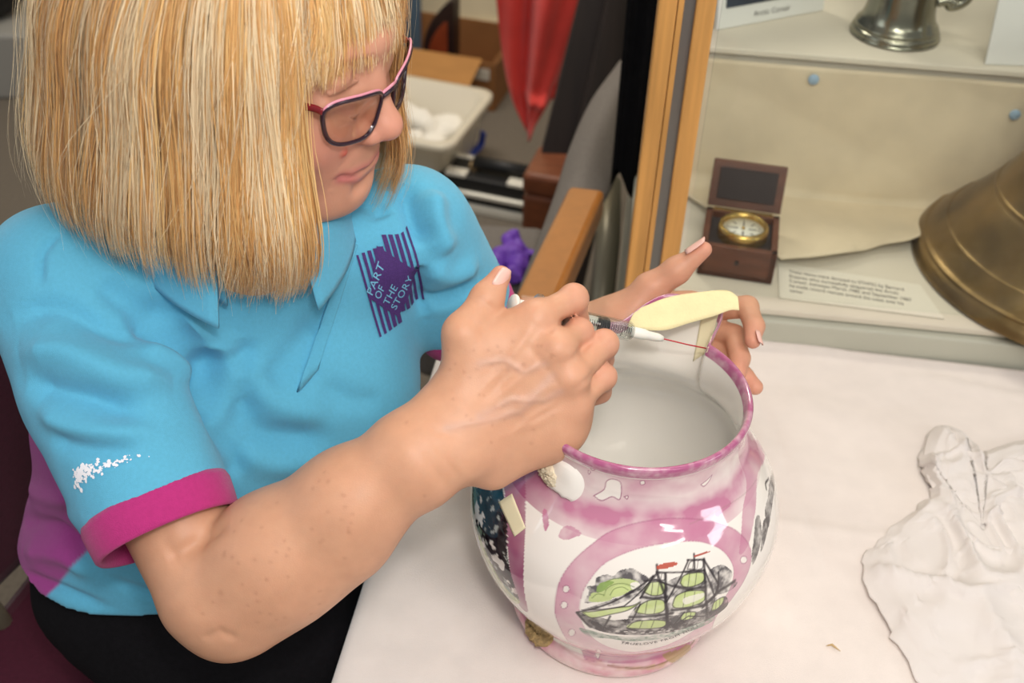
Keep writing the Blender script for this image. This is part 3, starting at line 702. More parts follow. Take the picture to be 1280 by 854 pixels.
for s in (-1, 1):
    paint(hd(.080, s*.042, -.036), .024, pink, .55)
    paint(np.array([hd(.0895, s*.020, .0142), hd(.083, s*.049, .0125)]), .0013, srgb(140, 104, 86), .5)
    paint(np.array([hd(.0975, s*.0065, -.0385)]), .003, srgb(120, 60, 50), .7)
for k in 'imrl':
    paint(FI[k][1], .013, pink, .45); paint(MC[k], .012, pink, .30); paint(LF[k][3], .011, pink, .55); paint(LF[k][2], .010, pink, .3)
    paint(FI[k][2], .012, pink, .45)
paint(TH[3], .012, pink, .5); paint(LT[3], .014, pink, .5); paint(LT[2], .014, pink, .4); paint(np.array(LT[:2]), .02, pink, .3)
frk = np.random.default_rng(5)
sp = [(635, 463, .0021), (640, 446, .0016), (626, 440, .0012), (641, 427, .0014), (615, 455, .001), (655, 457, .0016), (431, 698, .0014), (280, 694, .0022), (290, 697, .0016), (318, 700, .001), (276, 741, .0024), (320, 742, .0014), (322, 752, .0014), (410, 602, .0018), (580, 465, .001), (596, 462, .001), (508, 528, .0015), (531, 620, .0014), (410, 640, .001), (345, 690, .001)]
sp += [(frk.uniform(250, 470), frk.uniform(590, 780), frk.uniform(.0006, .0013)) for _ in range(50)]+[(frk.uniform(560, 700), frk.uniform(430, 560), frk.uniform(.0006, .0012)) for _ in range(35)]
dp = [(drape(bb, [p[:2]]), p[2]) for p in sp]
for P, w in dp:
    if len(P) and np.linalg.norm(P[0]-CAM) < 1.0: paint(P, max(w, .0012), brown, .28)
for px in ([(600, 520), (640, 500), (680, 500), (700, 490)], [(560, 535), (610, 525), (650, 515), (690, 470)], [(600, 455), (630, 450), (655, 465), (680, 455)]):
    paint(drape(bb, px), .0035, srgb(190, 160, 150), .35)
mp = drape(bb, [(430, 191)])
if len(mp):
    d = np.linalg.norm(BV-mp[0], axis=1); BV = BV+BN*(np.maximum(0, 1-(d/.0042)**2)*.0020)[:, None]; paint(mp, .0036, srgb(196, 72, 60), 1.0)
SKIN = mat('skin', attr='Col', rough=.46, sub=.12, var=.05, scale=70, bump=.10, bscale=900, spec=.38)
body = mk('body', BV, BF, SKIN, person, col=col)

# --- finger nails
NAIL = mat('nail', srgb(236, 190, 176), rough=.25, spec=.5)
def nail(base, tip, nrmv, w, lift):
    base = np.asarray(base); tip = np.asarray(tip); d = nrm(tip-base); n = nrm(nrmv-d*(nrmv@d)); s = np.cross(d, n); Ln = np.linalg.norm(tip-base)
    G = np.zeros((7, 9, 3))
    for i, u in enumerate(np.linspace(0, 1, 7)):
        for j, v in enumerate(np.linspace(-1, 1, 9)):
            ww = w*(1-.25*max(0, u-.75)*4*abs(v))*(1 if u > .12 else .8); G[i, j] = base+d*(u*Ln*(1-.10*v*v))+s*v*ww+n*(lift-.35*w*v*v)
    return sheet('nail', G, .0007, NAIL, person)
nail(at(614, 358, .846), at(629, 334, .848), nrm(-FW*.6+RT*.75+UP*.1), .0062, .0078)
nail(at(939, 418, .990), at(943, 434, .984), nrm(-FW*.55+RT*.8-UP*.1), .0055, .0078)
nail(at(862, 322, .995), at(887, 305, .990), nrm(UP*.8-RT*.5-FW*.3), .0060, .0078)

# ------------------------------------------------------------------ polo shirt
SH = Field((-.53, .48, .60), (.10, 1.13, 1.19), HS)
T = []
T.append((ell(S_M+[-.015, .012, -.10], (.100, .165, .15), R_T), .0))
for s in (-1, 1): T.append((ell(S_M+Ft*.062+Lt*s*.072+[-.012, 0, -.135], (.060, .068, .070), R_T), .05))
Fp = nrm([.68, -.73, 0]); Lp = np.array([-Fp[1], Fp[0], 0]); R_P = np.stack([Fp, Lp, Zt], 1)
BEL = np.array([-.285, .80, .81]); HIP = np.array([-.315, .79, .69])
T.append((ell(BEL, (.125, .158, .15), R_P), .08)); T.append((ell(HIP, (.135, .172, .13), R_P), .06))
T.append((cone(S_R+[.02, .01, -.005], NB-[0, 0, .02], .058, .055), .04)); T.append((cone(S_L-[.02, .01, .005], NB-[0, 0, .02], .056, .055), .04))
SH.add(group(T), .01)
da = nrm(E_R-S_R); SE = at(197, 636, .878); sd = nrm(SE-S_R)
SH.add(group([(cone(S_R, S_R+sd*.10, .064, .063), .01), (cone(S_R+sd*.10, SE, .063, .0575), .01)]), .022)
SLE = S_L+(E_L-S_L)*.66; sl = nrm(E_L-S_L)
SH.add(cone(S_L, SLE+sl*.03, .055, .052), .022)
# cuffs cut and hollowed
def clip_end(p, n, r):
    lo = np.asarray(p)-r; hi = np.asarray(p)+r; slc, X = SH.block(lo, hi); q = [X[i]-np.float32(p[i]) for i in range(3)]
    ax = sum(q[i]*np.float32(n[i]) for i in range(3)); rad = np.sqrt(np.maximum(sum(q[i]**2 for i in range(3))-ax**2, 0))
    SH.d[slc] = np.where(rad < r*.97, np.maximum(SH.d[slc], ax), SH.d[slc])
clip_end(SE, sd, .09); clip_end(SLE, sl, .085)
SH.add(cone(SE-sd*.03, SE+sd*.05, .0495, .051), .003, 's'); SH.add(cone(SLE-sl*.03, SLE+sl*.06, .045, .047), .003, 's')
SH.add(cone(NB+[0, 0, .03], NB+np.array([.01, -.01, .16]), .056, .064), .004, 's')             # neck opening
slc, X = SH.block((-.6, .4, .55), (.2, 1.2, .745)); SH.d[slc] = np.maximum(SH.d[slc], (np.float32(.725)-X[2])+0*X[0]+0*X[1])
SV, SF = SH.mesh(); del SH
SV = smooth_mesh(SV, SF, 3, .5); sb = bvh_of(SV, SF); SN = vnormals(SV, SF)
def es(px, depth, w):
    global SV
    P = drape(sb, px)
    if len(P) > 1: SV = emboss(SV, SN, catmull(P, 5), depth*2.3, w)
for px, d, w in [
    # sleeve and armhole folds of the near side
    ([(75, 290), (52, 318), (50, 360)], -.0022, .0035), ([(10, 400), (70, 385), (130, 410), (190, 430)], -.004, .010), ([(22, 440), (80, 440), (150, 470), (220, 480)], .005, .012),
    ([(30, 475), (70, 490), (120, 500), (190, 520)], -.005, .010), ([(45, 505), (80, 530), (130, 540), (200, 545)], .003, .009), ([(60, 545), (110, 560), (180, 560)], -.0025, .008),
    ([(150, 395), (200, 415), (240, 455), (255, 500)], -.006, .011), ([(175, 430), (215, 450), (245, 470)], .004, .009), ([(262, 430), (258, 480), (262, 530)], -.010, .012), ([(225, 380), (255, 420), (275, 460)], .006, .013),
    ([(110, 320), (160, 350), (215, 370), (250, 390)], .003, .012), ([(120, 350), (165, 380), (215, 395)], -.003, .010),
    ([(105, 640), (180, 632), (282, 590)], -.0015, .003),
    # chest and far sleeve
    ([(400, 400), (370, 440), (330, 480)], -.003, .012), ([(300, 440), (340, 500), (420, 520)], .004, .016), ([(290, 500), (330, 545), (420, 550)], -.004, .014), ([(300, 560), (350, 580), (420, 570)], .003, .014),
    ([(505, 225), (515, 270), (535, 310)], -.006, .010), ([(540, 235), (545, 280), (560, 320)], .005, .011), ([(525, 380), (555, 375), (600, 350)], -.005, .009), ([(535, 330), (560, 345), (600, 330)], .004, .010), ([(530, 400), (525, 360), (530, 330)], -.005, .007), ([(440, 245), (470, 260), (480, 275)], -.003, .010),
    ([(437, 304), (404, 368), (380, 430), (373, 486)], -.0010, .0030), ([(373, 488), (386, 478), (400, 462)], -.0008, .0025), ([(300, 420), (310, 470), (300, 530)], -.003, .010), ([(250, 520), (285, 560), (300, 600)], -.003, .009), ([(400, 480), (440, 500), (480, 500)], -.002, .010),
    # side panel and hem
    ([(30, 650), (70, 660), (110, 690)], -.004, .008), ([(30, 690), (75, 695), (120, 720)], .003, .009), ([(40, 610), (80, 625), (105, 650)], .003, .009), ([(25, 715), (70, 735), (140, 760)], -.003, .006), ([(130, 720), (200, 745), (270, 765)], -.0018, .006),
]: es(px, d, w)
n2 = noise1(SV*28, 11); SV = SV+SN*(n2*.0013)[:, None]
turq = np.array(srgb(96, 179, 212)); magp = np.array(srgb(160, 66, 140)); mag = np.array(srgb(184, 50, 122))
scol = np.tile(turq, (len(SV), 1)); scol *= (1+.03*noise1(SV*20, 8))[:, None]
axd, _ = dist_poly(SV, np.array([S_R-sd*.02, SE]))
pa, pb = drape(sb, [(114, 640), (52, 750)])
pn = nrm(np.cross(pb-pa, FW)); pn = pn if pn[0] < 0 else -pn
sdp = (SV-pa)@pn
pm2 = np.clip(sdp/.003+.5, 0, 1)*(axd > .069)*(SV[:, 2] < S_R[2]-.07)*((SV-BEL)@Lp < -.085)*((SV-BEL)@Fp < .10)
scol = scol*(1-pm2[:, None])+magp*pm2[:, None]
POLO = mat('polo_cloth', attr='Col', rough=.85, sheen=.15, var=.05, scale=350, bump=.35, bscale=1500, spec=.2)
shirt = mk('polo_shirt', SV, SF, POLO, person, col=scol); shirt['label'] = 'turquoise polo shirt with a magenta side panel'
CUFF = mat('cuff_cloth', tuple(mag), rough=.85, sheen=.2, var=.06, scale=300, bump=.4, bscale=1200, spec=.2)
def cuff(c, ax, r0, r1, ln):
    R = axes(ax, RT)
    th = np.linspace(0, 2*np.pi, 64, endpoint=False)
    prof = [(r0-.006, -.004), (r0, -.003), (r0+.0012, .002), ((r0+r1)/2+.001, ln*.5), (r1+.0005, ln-.002), (r1-.001, ln), (r1-.0035, ln-.0005), (r1-.005, ln*.5), (r0-.006, -.004)]
    G = np.array([[np.asarray(c)+R@np.array([p[0]*math.cos(a)*(1+.025*math.sin(3*a+1)), p[0]*math.sin(a)*(1+.025*math.sin(3*a+1)), p[1]]) for p in prof] for a in th])
    return mk('sleeve_cuff', G.reshape(-1, 3), grid_faces(64, len(prof), closed_u=True), CUFF, shirt)
cuff(SE-sd*.002, sd, .0572, .0558, .026)['label'] = 'magenta ribbed sleeve cuff'
cuff(SLE-sl*.002, sl, .0520, .0508, .024)['label'] = 'magenta ribbed sleeve cuff'
SB2 = bvh_of(SV, SF)
def patch(name, poly_px, m, parent, th=.0012, n=10, lift=.0008):
    """cloth patch: photo outline (4 corners, bilinear) laid on the shirt"""
    a, b, c, d = [np.array(p, float) for p in poly_px]; G = np.zeros((n, n, 3)); last = None
    for i, u in enumerate(np.linspace(0, 1, n)):
        for j, v in enumerate(np.linspace(0, 1, n)):
            p = (a*(1-u)+b*u)*(1-v)+(d*(1-u)+c*u)*v
            q = drape(SB2, [p])
            if len(q): last = q[0]
            G[i, j] = last
    G = G - FW*lift
    return sheet(name, G, th, m, parent)
TUR2 = mat('polo_trim', tuple(turq*.97), rough=.85, sheen=.15, var=.05, scale=350, bump=.35, bscale=1500, spec=.2)
patch('placket', [(437, 300), (447, 306), (398, 462), (372, 490)], TUR2, shirt, .0030, 12, .0016)['label'] = 'open turquoise button placket'
# collar: folded band round the neck, open at the front
G = []
for a in np.linspace(math.radians(-156), math.radians(156), 61):
    # angle 0 is the back of the neck; the band spreads and drops towards the throat
    dirn = -Ft*math.cos(a)+Lt*math.sin(a); f = (abs(a)/math.radians(150))**2
    c = NB+np.array([0, 0, .035])+Ft*(.020*f)
    row = []
    for r, z in ((.064, -.012), (.066, .020), (.070, .030), (.076, .026), (.083, .006), (.089, -.014)):
        row.append(c+dirn*(r*(1+.06*f))+Zt*(z-.040*f))
    G.append(row)
G = np.array(G); G2 = np.array([catmull(r, 4) for r in G])
col_o = sheet('collar', G2, .0022, TUR2, shirt)
# white paint flecks on the sleeve
FL = mat('white_paint', srgb(240, 240, 245), rough=.5)
bmf = bmesh.new(); fr2 = np.random.default_rng(21)
for i in range(150):
    t = fr2.beta(.8, 2.2); px = 96+t*96+fr2.normal(0, 2); py = 592-t*26+fr2.normal(0, 6 if t < .35 else 2.2)+(10*fr2.random() if t < .15 else 0)
    q = drape(SB2, [(px, py)])
    if not len(q): continue
    h = SB2.find_nearest(Vector(q[0])); n = np.array(h[1]); R = axes(n, RT); rr = fr2.uniform(.0004, .0019)*(1.2-t*.6); k = 6
    vs = [bmf.verts.new(q[0]+n*.0012+R@np.array([rr*math.cos(a)*fr2.uniform(.5, 1.2), rr*math.sin(a)*fr2.uniform(.5, 1.2), 0])) for a in np.linspace(0, 6.283, k, endpoint=False)]
    bmf.faces.new(vs)
flk = fin('paint_flecks', bmf, FL, shirt, smooth=False); flk['kind'] = 'stuff'; flk['label'] = 'dried white paint flecks'
# printed chest badge: stripes, a diamond and its words, laid on the cloth
PUR = mat('badge_print', srgb(74, 46, 112), rough=.8, var=.25, scale=900)
LBL = mat('badge_letter', srgb(120, 190, 222), rough=.8)
c0, cx, cy = drape(SB2, [(494, 356), (526, 346), (505, 404)])
bn = np.array(SB2.find_nearest(Vector(c0))[1]); bx = nrm(cx-c0); by = -nrm(cy-c0); ppx = np.linalg.norm(cx-c0)/math.hypot(32, 10); ppy = np.linalg.norm(cy-c0)/math.hypot(11, 48)
def lay(name, V2, F2, m, lift):
    """2-D artwork in photo-pixel units of the badge -> onto the shirt"""
    out = []
    for x, y in V2:
        p = c0+bx*(x*ppx)+by*(y*ppy); h = SB2.ray_cast(Vector(p+bn*.08), Vector(-bn)); q = np.array(h[0]) if h[0] is not None else p
        out.append(q+bn*lift)
    return mk(name, out, F2, m, shirt, smooth=False)
def quadgrid(p, n=6, m2=2):
    a, b, c, d = [np.array(q, float) for q in p]; V = [];
    for u in np.linspace(0, 1, n):
        for v in np.linspace(0, 1, m2): V.append((a*(1-u)+b*u)*(1-v)+(d*(1-u)+c*u)*v)
    return V, [[int(x) for x in f] for f in grid_faces(n, m2)]
Vb, Fb = [], []
for k, x in enumerate(np.linspace(-34, 32, 10)):
    w = 1.1+1.6*math.sin(math.pi*(k+.5)/10)
    top = 48-abs(x+1)*.0; top = 45 if k > 4 else 33+k*1.0; bot = -45 if k < 5 else -33
    v, f = quadgrid([(x-w, bot), (x-w, top), (x+w, top), (x+w, bot)], 12); Fb += [[i+len(Vb) for i in q] for q in f]; Vb += v
lay('badge_stripes', Vb, Fb, PUR, .0017)
v, f = quadgrid([(-35, -7), (-9, 38), (34.5, 11), (-5, -37)], 12, 12); lay('badge_diamond', v, f, PUR, .0021)
Vt, Ft2 = [], []
for wd, (sx_, sy2), ln_ in (('PART', (-30.0, -5.5), 37), ('OF', (-22.6, -11.5), 15), ('THE', (-14.3, -20.5), 26), ('STORY', (-6.6, -28.0), 47)):
    tv, tf = textmesh(wd, 1.0, 1.05); x0, x1, y0 = tv[:, 0].min(), tv[:, 0].max(), tv[:, 1].min()
    for p in tv:
        l = (p[0]-x0)/(x1-x0)*ln_; q_ = (p[1]-y0)/(tv[:, 1].max()-y0)*7.2
        Vt.append((sx_+.627*l-.78*q_, sy2+.728*l+.69*q_))
    Ft2 += [[q+len(Vt)-len(tv) for q in fx] for fx in tf]
lay('badge_lettering', Vt, Ft2, LBL, .0025)['label'] = 'pale letters on the purple badge'

# ------------------------------------------------------------------ trousers
TR = Field((-.52, .55, .42), (.30, 1.10, .80), .005)
TR.add(group([(ell(HIP-[0, 0, .03], (.132, .168, .13), R_P), 0), (cone((-.34, .80, .60), (-.25, .72, .60), .10, .105), .05),
              (cone((-.29, .72, .60), (.12, .70, .585), .098, .075), .05), (cone((-.27, .90, .60), (.14, .90, .585), .098, .075), .05)]), .01)
TV, TF = TR.mesh(); TV = smooth_mesh(TV, TF, 2, .5)
TN = vnormals(TV, TF); TV = TV+TN*(noise1(TV*30, 2)*.002)[:, None]
BLK = mat('black_trousers', srgb(20, 19, 22), rough=.9, var=.2, scale=200, bump=.2, bscale=900, spec=.15)
mk('trousers', TV, TF, BLK, person)['label'] = 'black trousers'
# ================================================================== hair: a bob with a fringe
hr = np.random.default_rng(12)
_ka = np.radians([-180, -150, -125, -90, -65, -45, -25, 0, 25, 45, 70, 100, 140, 180])
_R1 = np.array([.150, .152, .152, .136, .124, .112, .109, .110, .109, .112, .118, .126, .140, .150])     # dome radius at brow height
_R2 = np.array([.158, .162, .160, .144, .136, .132, .128, .128, .128, .128, .126, .130, .145, .158])     # radius at jaw height
_ZE = np.array([-.118, -.120, -.122, -.128, -.142, -.152, -.15, -.15, -.14, -.128, -.122, -.120, -.118, -.118])
def hair_path(a, lam, zend, n, wob=0.0, ph=0.0, fringe=False, drift=0.0):
    """strand from the crown over the skull, then down; arrays over strands"""
    a = np.asarray(a)[:, None]; lam = np.asarray(lam)[:, None]; zend = np.asarray(zend)[:, None]
    t = np.linspace(0, 1, n)[None]
    ztop = .140*(.86+.14*lam)
    # arc-length-like parameter: first part on the dome, rest the fall
    R1 = np.interp((a+np.pi) % (2*np.pi)-np.pi, _ka, _R1)*lam
    dome = .5*np.pi*.5*(R1+ztop); fall = np.maximum(-zend, 0); s = t*(dome+fall)
    psi = np.clip(s/dome, 0, 1)*np.pi/2
    if fringe:
        psiend = np.arccos(np.clip(zend/ztop, -1, 1)); psi = t*psiend; z = ztop*np.cos(psi); r = R1*np.sin(psi)**.75; aa = a+0*t
    else:
        zf = -np.clip(s-dome, 0, None); z = np.where(s < dome, ztop*np.cos(psi), zf)
        aa = a+np.asarray(drift)[:, None]*np.clip((.10-z)/.25, 0, 1)
        am = (aa+np.pi) % (2*np.pi)-np.pi; RR1 = np.interp(am, _ka, _R1)*lam; RR2 = np.interp(am, _ka, _R2)*lam
        f = np.clip(-zf/.10, 0, 1); f = f*f*(3-2*f); tuck = np.clip((-zf-.09)/.07, 0, 1)**2
        r = np.where(s < dome, RR1*np.sin(psi)**.72, RR1*(1-f)+RR2*f-.016*tuck)
    aw = np.asarray(wob)[:, None]*np.sin(np.asarray(ph)[:, None]+t*5.5)*t
    aa = aa+aw; r = r+.10*aw*np.cos(np.asarray(ph)[:, None]*3+t*4)
    x = -.012+r*np.cos(aa); y = r*np.sin(aa)
    return O_H+np.stack([x, y, z], -1)@R_H.T
PATHS, COLS, WID = [], [], []
honey = np.array(srgb(214, 164, 102)); pale = np.array(srgb(240, 220, 182)); gold = np.array(srgb(230, 192, 130)); ash = np.array(srgb(218, 198, 164)); dark = np.array(srgb(186, 134, 78))
NP = 22
def locks(n, amin, amax, per, fringe=False, lo=.80):
    for k in range(n):
        a0 = math.radians(hr.uniform(amin, amax)); lam0 = 1-(1-lo)*hr.random()**1.6
        c0_ = [honey, pale, gold, ash, dark][hr.choice(5, p=[.30, .26, .20, .10, .14])]
        m = per; sp = math.radians(hr.uniform(1.0, 3.2)); oa = hr.normal(0, sp, m); lam = np.clip(lam0+hr.normal(0, .012, m), .74, 1.02)
        if fringe:
            ad = math.degrees(a0); ze = .031-.004*abs(ad+8)/44+hr.normal(0, .003)+hr.normal(0, .004, m)
            P = hair_path(a0+oa, lam, ze, NP, wob=np.full(m, hr.normal(0, .05)), ph=np.full(m, hr.uniform(0, 6.28))+hr.normal(0, .3, m), fringe=True)
        else:
            am = (a0+np.pi) % (2*np.pi)-np.pi; ze = np.interp(am, _ka, _ZE)+hr.normal(0, .004)+hr.normal(0, .008, m)-.012*(1-lam)*0
            dr = .20*math.exp(-((math.degrees(am)+52)/16)**2)-.20*math.exp(-((math.degrees(am)-42)/14)**2)
            P = hair_path(a0+oa, lam, ze, NP, wob=np.full(m, hr.normal(0, .045))+hr.normal(0, .014, m), ph=np.full(m, hr.uniform(0, 6.28))+hr.normal(0, .4, m), drift=np.full(m, dr+hr.normal(.05 if am < -.9 else 0, .07)))
        cc = c0_[None]*(1+hr.normal(0, .09, (m, 1)))*.85+gold*.15
        PATHS.append(P); COLS.append(cc); WID.append(np.clip(hr.normal(.00031, .00008, m), .00016, .0005))
locks(240, -180, -50, 28); locks(80, 36, 180, 20)
locks(80, -66, -46, 26, lo=.90); locks(36, 34, 60, 20, lo=.88)
locks(130, -58, 40, 28, fringe=True, lo=.93)
# loose flyaway strands
m = 240; fa_ = np.radians(np.concatenate([hr.uniform(-180, -95, 120), hr.uniform(-95, -40, 60), hr.uniform(30, 70, 60)]))
PATHS.append(hair_path(fa_, 1.0+np.abs(hr.normal(0, .035, m)), np.interp(fa_, _ka, _ZE)+hr.normal(0, .018, m), NP, wob=hr.normal(0, .10, m), ph=hr.uniform(0, 6.28, m), drift=hr.normal(0, .05, m)))
COLS.append(np.tile(pale, (m, 1))*hr.uniform(.8, 1.1, (m, 1))); WID.append(np.full(m, .00017))
PA = np.concatenate(PATHS); CA = np.concatenate(COLS); WA = np.concatenate(WID); NSt = len(PA)
# keep fringe and face-framing strands off the face itself
tq = np.linspace(0, 1, NP)[None, :, None]; PA = PA+tq*(.0008*np.sin(tq*hr.uniform(14, 30, (NSt, 1, 1))+hr.uniform(0, 6.28, (NSt, 1, 3)))*hr.uniform(.2, 1, (NSt, 1, 1)))
Tn = np.gradient(PA, axis=1); Tn /= np.linalg.norm(Tn, axis=2, keepdims=True)+1e-9
out = PA-(O_H+U_H*0)[None, None]; out -= (out@U_H)[..., None]*U_H; out += 1e-4*F_H; out /= np.linalg.norm(out, axis=2, keepdims=True)+1e-9
sd_ = np.cross(Tn, out); sd_ /= np.linalg.norm(sd_, axis=2, keepdims=True)+1e-9; on_ = np.cross(sd_, Tn)
tw = hr.normal(0, .55, NSt)[:, None, None]; wv = sd_*np.cos(tw)+on_*np.sin(tw)
tap = np.interp(np.linspace(0, 1, NP), [0, .1, .8, 1], [.7, 1, .9, .25])[None, :, None]
hw = WA[:, None, None]*tap
V2 = np.stack([PA-wv*hw, PA+wv*hw], 2).reshape(-1, 3)
b0 = (np.arange(NSt)*NP*2)[:, None]+2*np.arange(NP-1)[None]
Fh_ = np.stack([b0, b0+1, b0+3, b0+2], -1).reshape(-1, 4)
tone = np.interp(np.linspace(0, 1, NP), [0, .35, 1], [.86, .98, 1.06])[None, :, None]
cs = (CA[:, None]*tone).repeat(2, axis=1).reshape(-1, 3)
HAIR = mat('hair_strand', attr='Col', rough=.42, spec=.45, sheen=.1)
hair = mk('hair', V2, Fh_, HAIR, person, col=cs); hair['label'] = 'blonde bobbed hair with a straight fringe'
# under-layer of dense hair so that nothing shows through
HU = mat('hair_underlayer', srgb(176, 124, 68), rough=.7, var=.35, scale=9, stretch=(6, 6, .6))
def under(name, a0, a1, fr):
    na = 60; G = []
    for a in np.linspace(math.radians(a0), math.radians(a1), na):
        am = (a+np.pi) % (2*np.pi)-np.pi
        ze = .044 if fr else np.interp(am, _ka, _ZE)+.012
        G.append(hair_path([a], [.925 if fr else .80], [ze], 24, np.zeros(1), np.zeros(1), fr, np.zeros(1))[0])
    return sheet(name, np.array(G), .002, HU, hair)
under('hair_underlayer', 40, 308, False); under('hair_underlayer', -54, 42, True)
# ================================================================== things on and round the jug
TAPE = mat('masking_tape', srgb(234, 222, 172), rough=.75, var=.05, scale=90, bump=.2, bscale=500, spec=.25)
TAPE2 = mat('translucent_tape', srgb(232, 222, 186), rough=.5, spec=.3)
# strip bridging the spout
ctop = catmull([at(797, 390, .942), at(806, 383, .942), at(826, 374, .943), at(862, 367, .946), at(896, 363, .953), at(912, 364, .955), at(922, 371, .953)], 8)
cbot = catmull([at(784, 407, .940), at(802, 413, .937), at(832, 412, .936), at(862, 404, .940), at(893, 395, .945), at(912, 388, .947), at(924, 388, .948)], 8)
G = np.array([[a*(1-t)+b*t+UP*(.0022*math.sin(t*3.14)+.0010*math.sin(i*.35+t*5)*max(0, 1-i/30)) for t in np.linspace(0, 1, 9)] for i, (a, b) in enumerate(zip(ctop, cbot))])
tag(sheet('masking_tape', G, .0004, TAPE), 'broad cream masking tape bridging the spout of the jug', 'tape')
def jug_patch(name, c4, m, label, n=9, lift=.0006):
    a, b, c, d = [np.array(p, float) for p in c4]; G = np.zeros((n, n, 3))
    for i, u in enumerate(np.linspace(0, 1, n)):
        for j, v in enumerate(np.linspace(0, 1, n)): G[i, j] = drape(jb, [(a*(1-u)+b*u)*(1-v)+(d*(1-u)+c*u)*v])[0]-FW*lift
    return tag(sheet(name, G, .0003, m), label, 'tape')
jug_patch('masking_tape', [(623, 628), (640, 617), (657, 660), (643, 671)], TAPE2, 'small square of tape on the left of the jug')
jug_patch('masking_tape', [(876, 398), (899, 390), (884, 440), (866, 452)], TAPE2, 'pale tape strip stuck inside the spout of the jug')
# syringe
SA, SB_ = at(641, 382, .868), at(890, 437, .948); sax = nrm(SB_-SA); SLn = np.linalg.norm(SB_-SA); RS = axes(sax, UP)
sy = thing('syringe', 'clear graduated syringe with a red needle held over the jug', 'syringe', SA)
def clear(name, tint=(1, 1, 1), fac=.10, rough=.03):
    if name in MATS: return MATS[name]
    m = bpy.data.materials.new(name); MATS[name] = m; m.use_nodes = True; nt = m.node_tree; nt.nodes.remove(nt.nodes['Principled BSDF'])
    t = nt.nodes.new('ShaderNodeBsdfTransparent'); t.inputs[0].default_value = (*tint, 1); g = nt.nodes.new('ShaderNodeBsdfGlossy'); g.inputs['Roughness'].default_value = rough
    fr0 = nt.nodes.new('ShaderNodeLayerWeight'); fr = nt.nodes.new('ShaderNodeMath'); fr.operation = 'POWER'; fr.inputs[1].default_value = 4.0; nt.links.new(fr0.outputs['Facing'], fr.inputs[0]); ma = nt.nodes.new('ShaderNodeMath'); ma.operation = 'MULTIPLY_ADD'; ma.inputs[1].default_value = .6; ma.inputs[2].default_value = fac
    nt.links.new(fr.outputs[0], ma.inputs[0]); mx = nt.nodes.new('ShaderNodeMixShader'); nt.links.new(ma.outputs[0], mx.inputs[0]); nt.links.new(t.outputs[0], mx.inputs[1]); nt.links.new(g.outputs[0], mx.inputs[2]); nt.links.new(mx.outputs[0], nt.nodes['Material Output'].inputs[0]); return m
BAR = clear('clear_plastic', (.95, .96, .95), .12, .08); WPL = mat('white_plastic', srgb(236, 234, 224), rough=.35, sub=.1); RUB = mat('black_rubber', srgb(24, 24, 26), rough=.45); REDP = mat('red_needle', srgb(186, 40, 52), rough=.4)
def tt(px): return SLn*(px-641)/249.0
rb = .0079
z0, z1 = tt(668), tt(783)
lathe('barrel', [(rb, z0), (rb, z1-.002), (rb*.85, z1), (rb*.35, z1+.001), (rb*.30, z1+.001), (rb*.80, z1-.001), (rb*.88, z1-.003), (rb*.88, z0), (rb, z0)], BAR, sy, SA, RS, 40)
lathe('barrel_flange', [(rb*.9, z0), (rb*1.7, z0), (rb*1.7, z0+.0015), (rb*.9, z0+.0015)], BAR, sy, SA, RS, 40)
lathe('plunger_seal', [(.0001, tt(741)), (rb*.86, tt(741)), (rb*.88, tt(742)), (rb*.80, tt(744)), (rb*.80, tt(747)), (rb*.88, tt(749)), (rb*.88, tt(752)), (.0001, tt(756))], RUB, sy, SA, RS, 32)
for a in (0, math.pi/2): box('plunger_rod', SA+sax*(tt(741)/2), (rb*1.45, .0016, tt(741)), WPL, sy, RS@rotz(a), .0002)
lathe('thumb_rest', [(.0001, -.001), (.0085, -.001), (.0090, 0), (.0090, .001), (.0085, .002), (.0001, .002)], WPL, sy, SA, RS, 32)
lathe('needle_hub', [(.0001, z1), (.0035, z1), (.0046, z1+.002), (.0046, tt(800)), (.0038, tt(803)), (.0034, tt(818)), (.0022, tt(824)), (.0001, tt(825))], WPL, sy, SA, RS, 28)
tube('needle', [SA+sax*tt(822), SA+sax*(SLn*.5+tt(822)*.5)-UP*.0004, SB_], .0006, REDP, sy, 8)
bmg = bmesh.new()
for k in range(30):
    z = tt(700)+k*(tt(780)-tt(700))/30; ln = 1.1 if k % 5 == 0 else .62; a0 = 2.2 if True else 0
    # the scale faces the viewer: start from the camera side of the barrel
    cdir = RS.T@(-FW); ac = math.atan2(cdir[1], cdir[0])-.35
    vs_ = []
    for i in range(7):
        a = ac+ln*(i/6-.0)
        vs_.append([bmg.verts.new(SA+RS@np.array([rb*1.01*math.cos(a), rb*1.01*math.sin(a), z+w])) for w in (-.00025, .00025)])
    for i in range(6): bmg.faces.new((vs_[i][0], vs_[i+1][0], vs_[i+1][1], vs_[i][1]))
gr = fin('graduation_marks', bmg, RUB, sy, smooth=False); gr['kind'] = 'stuff'
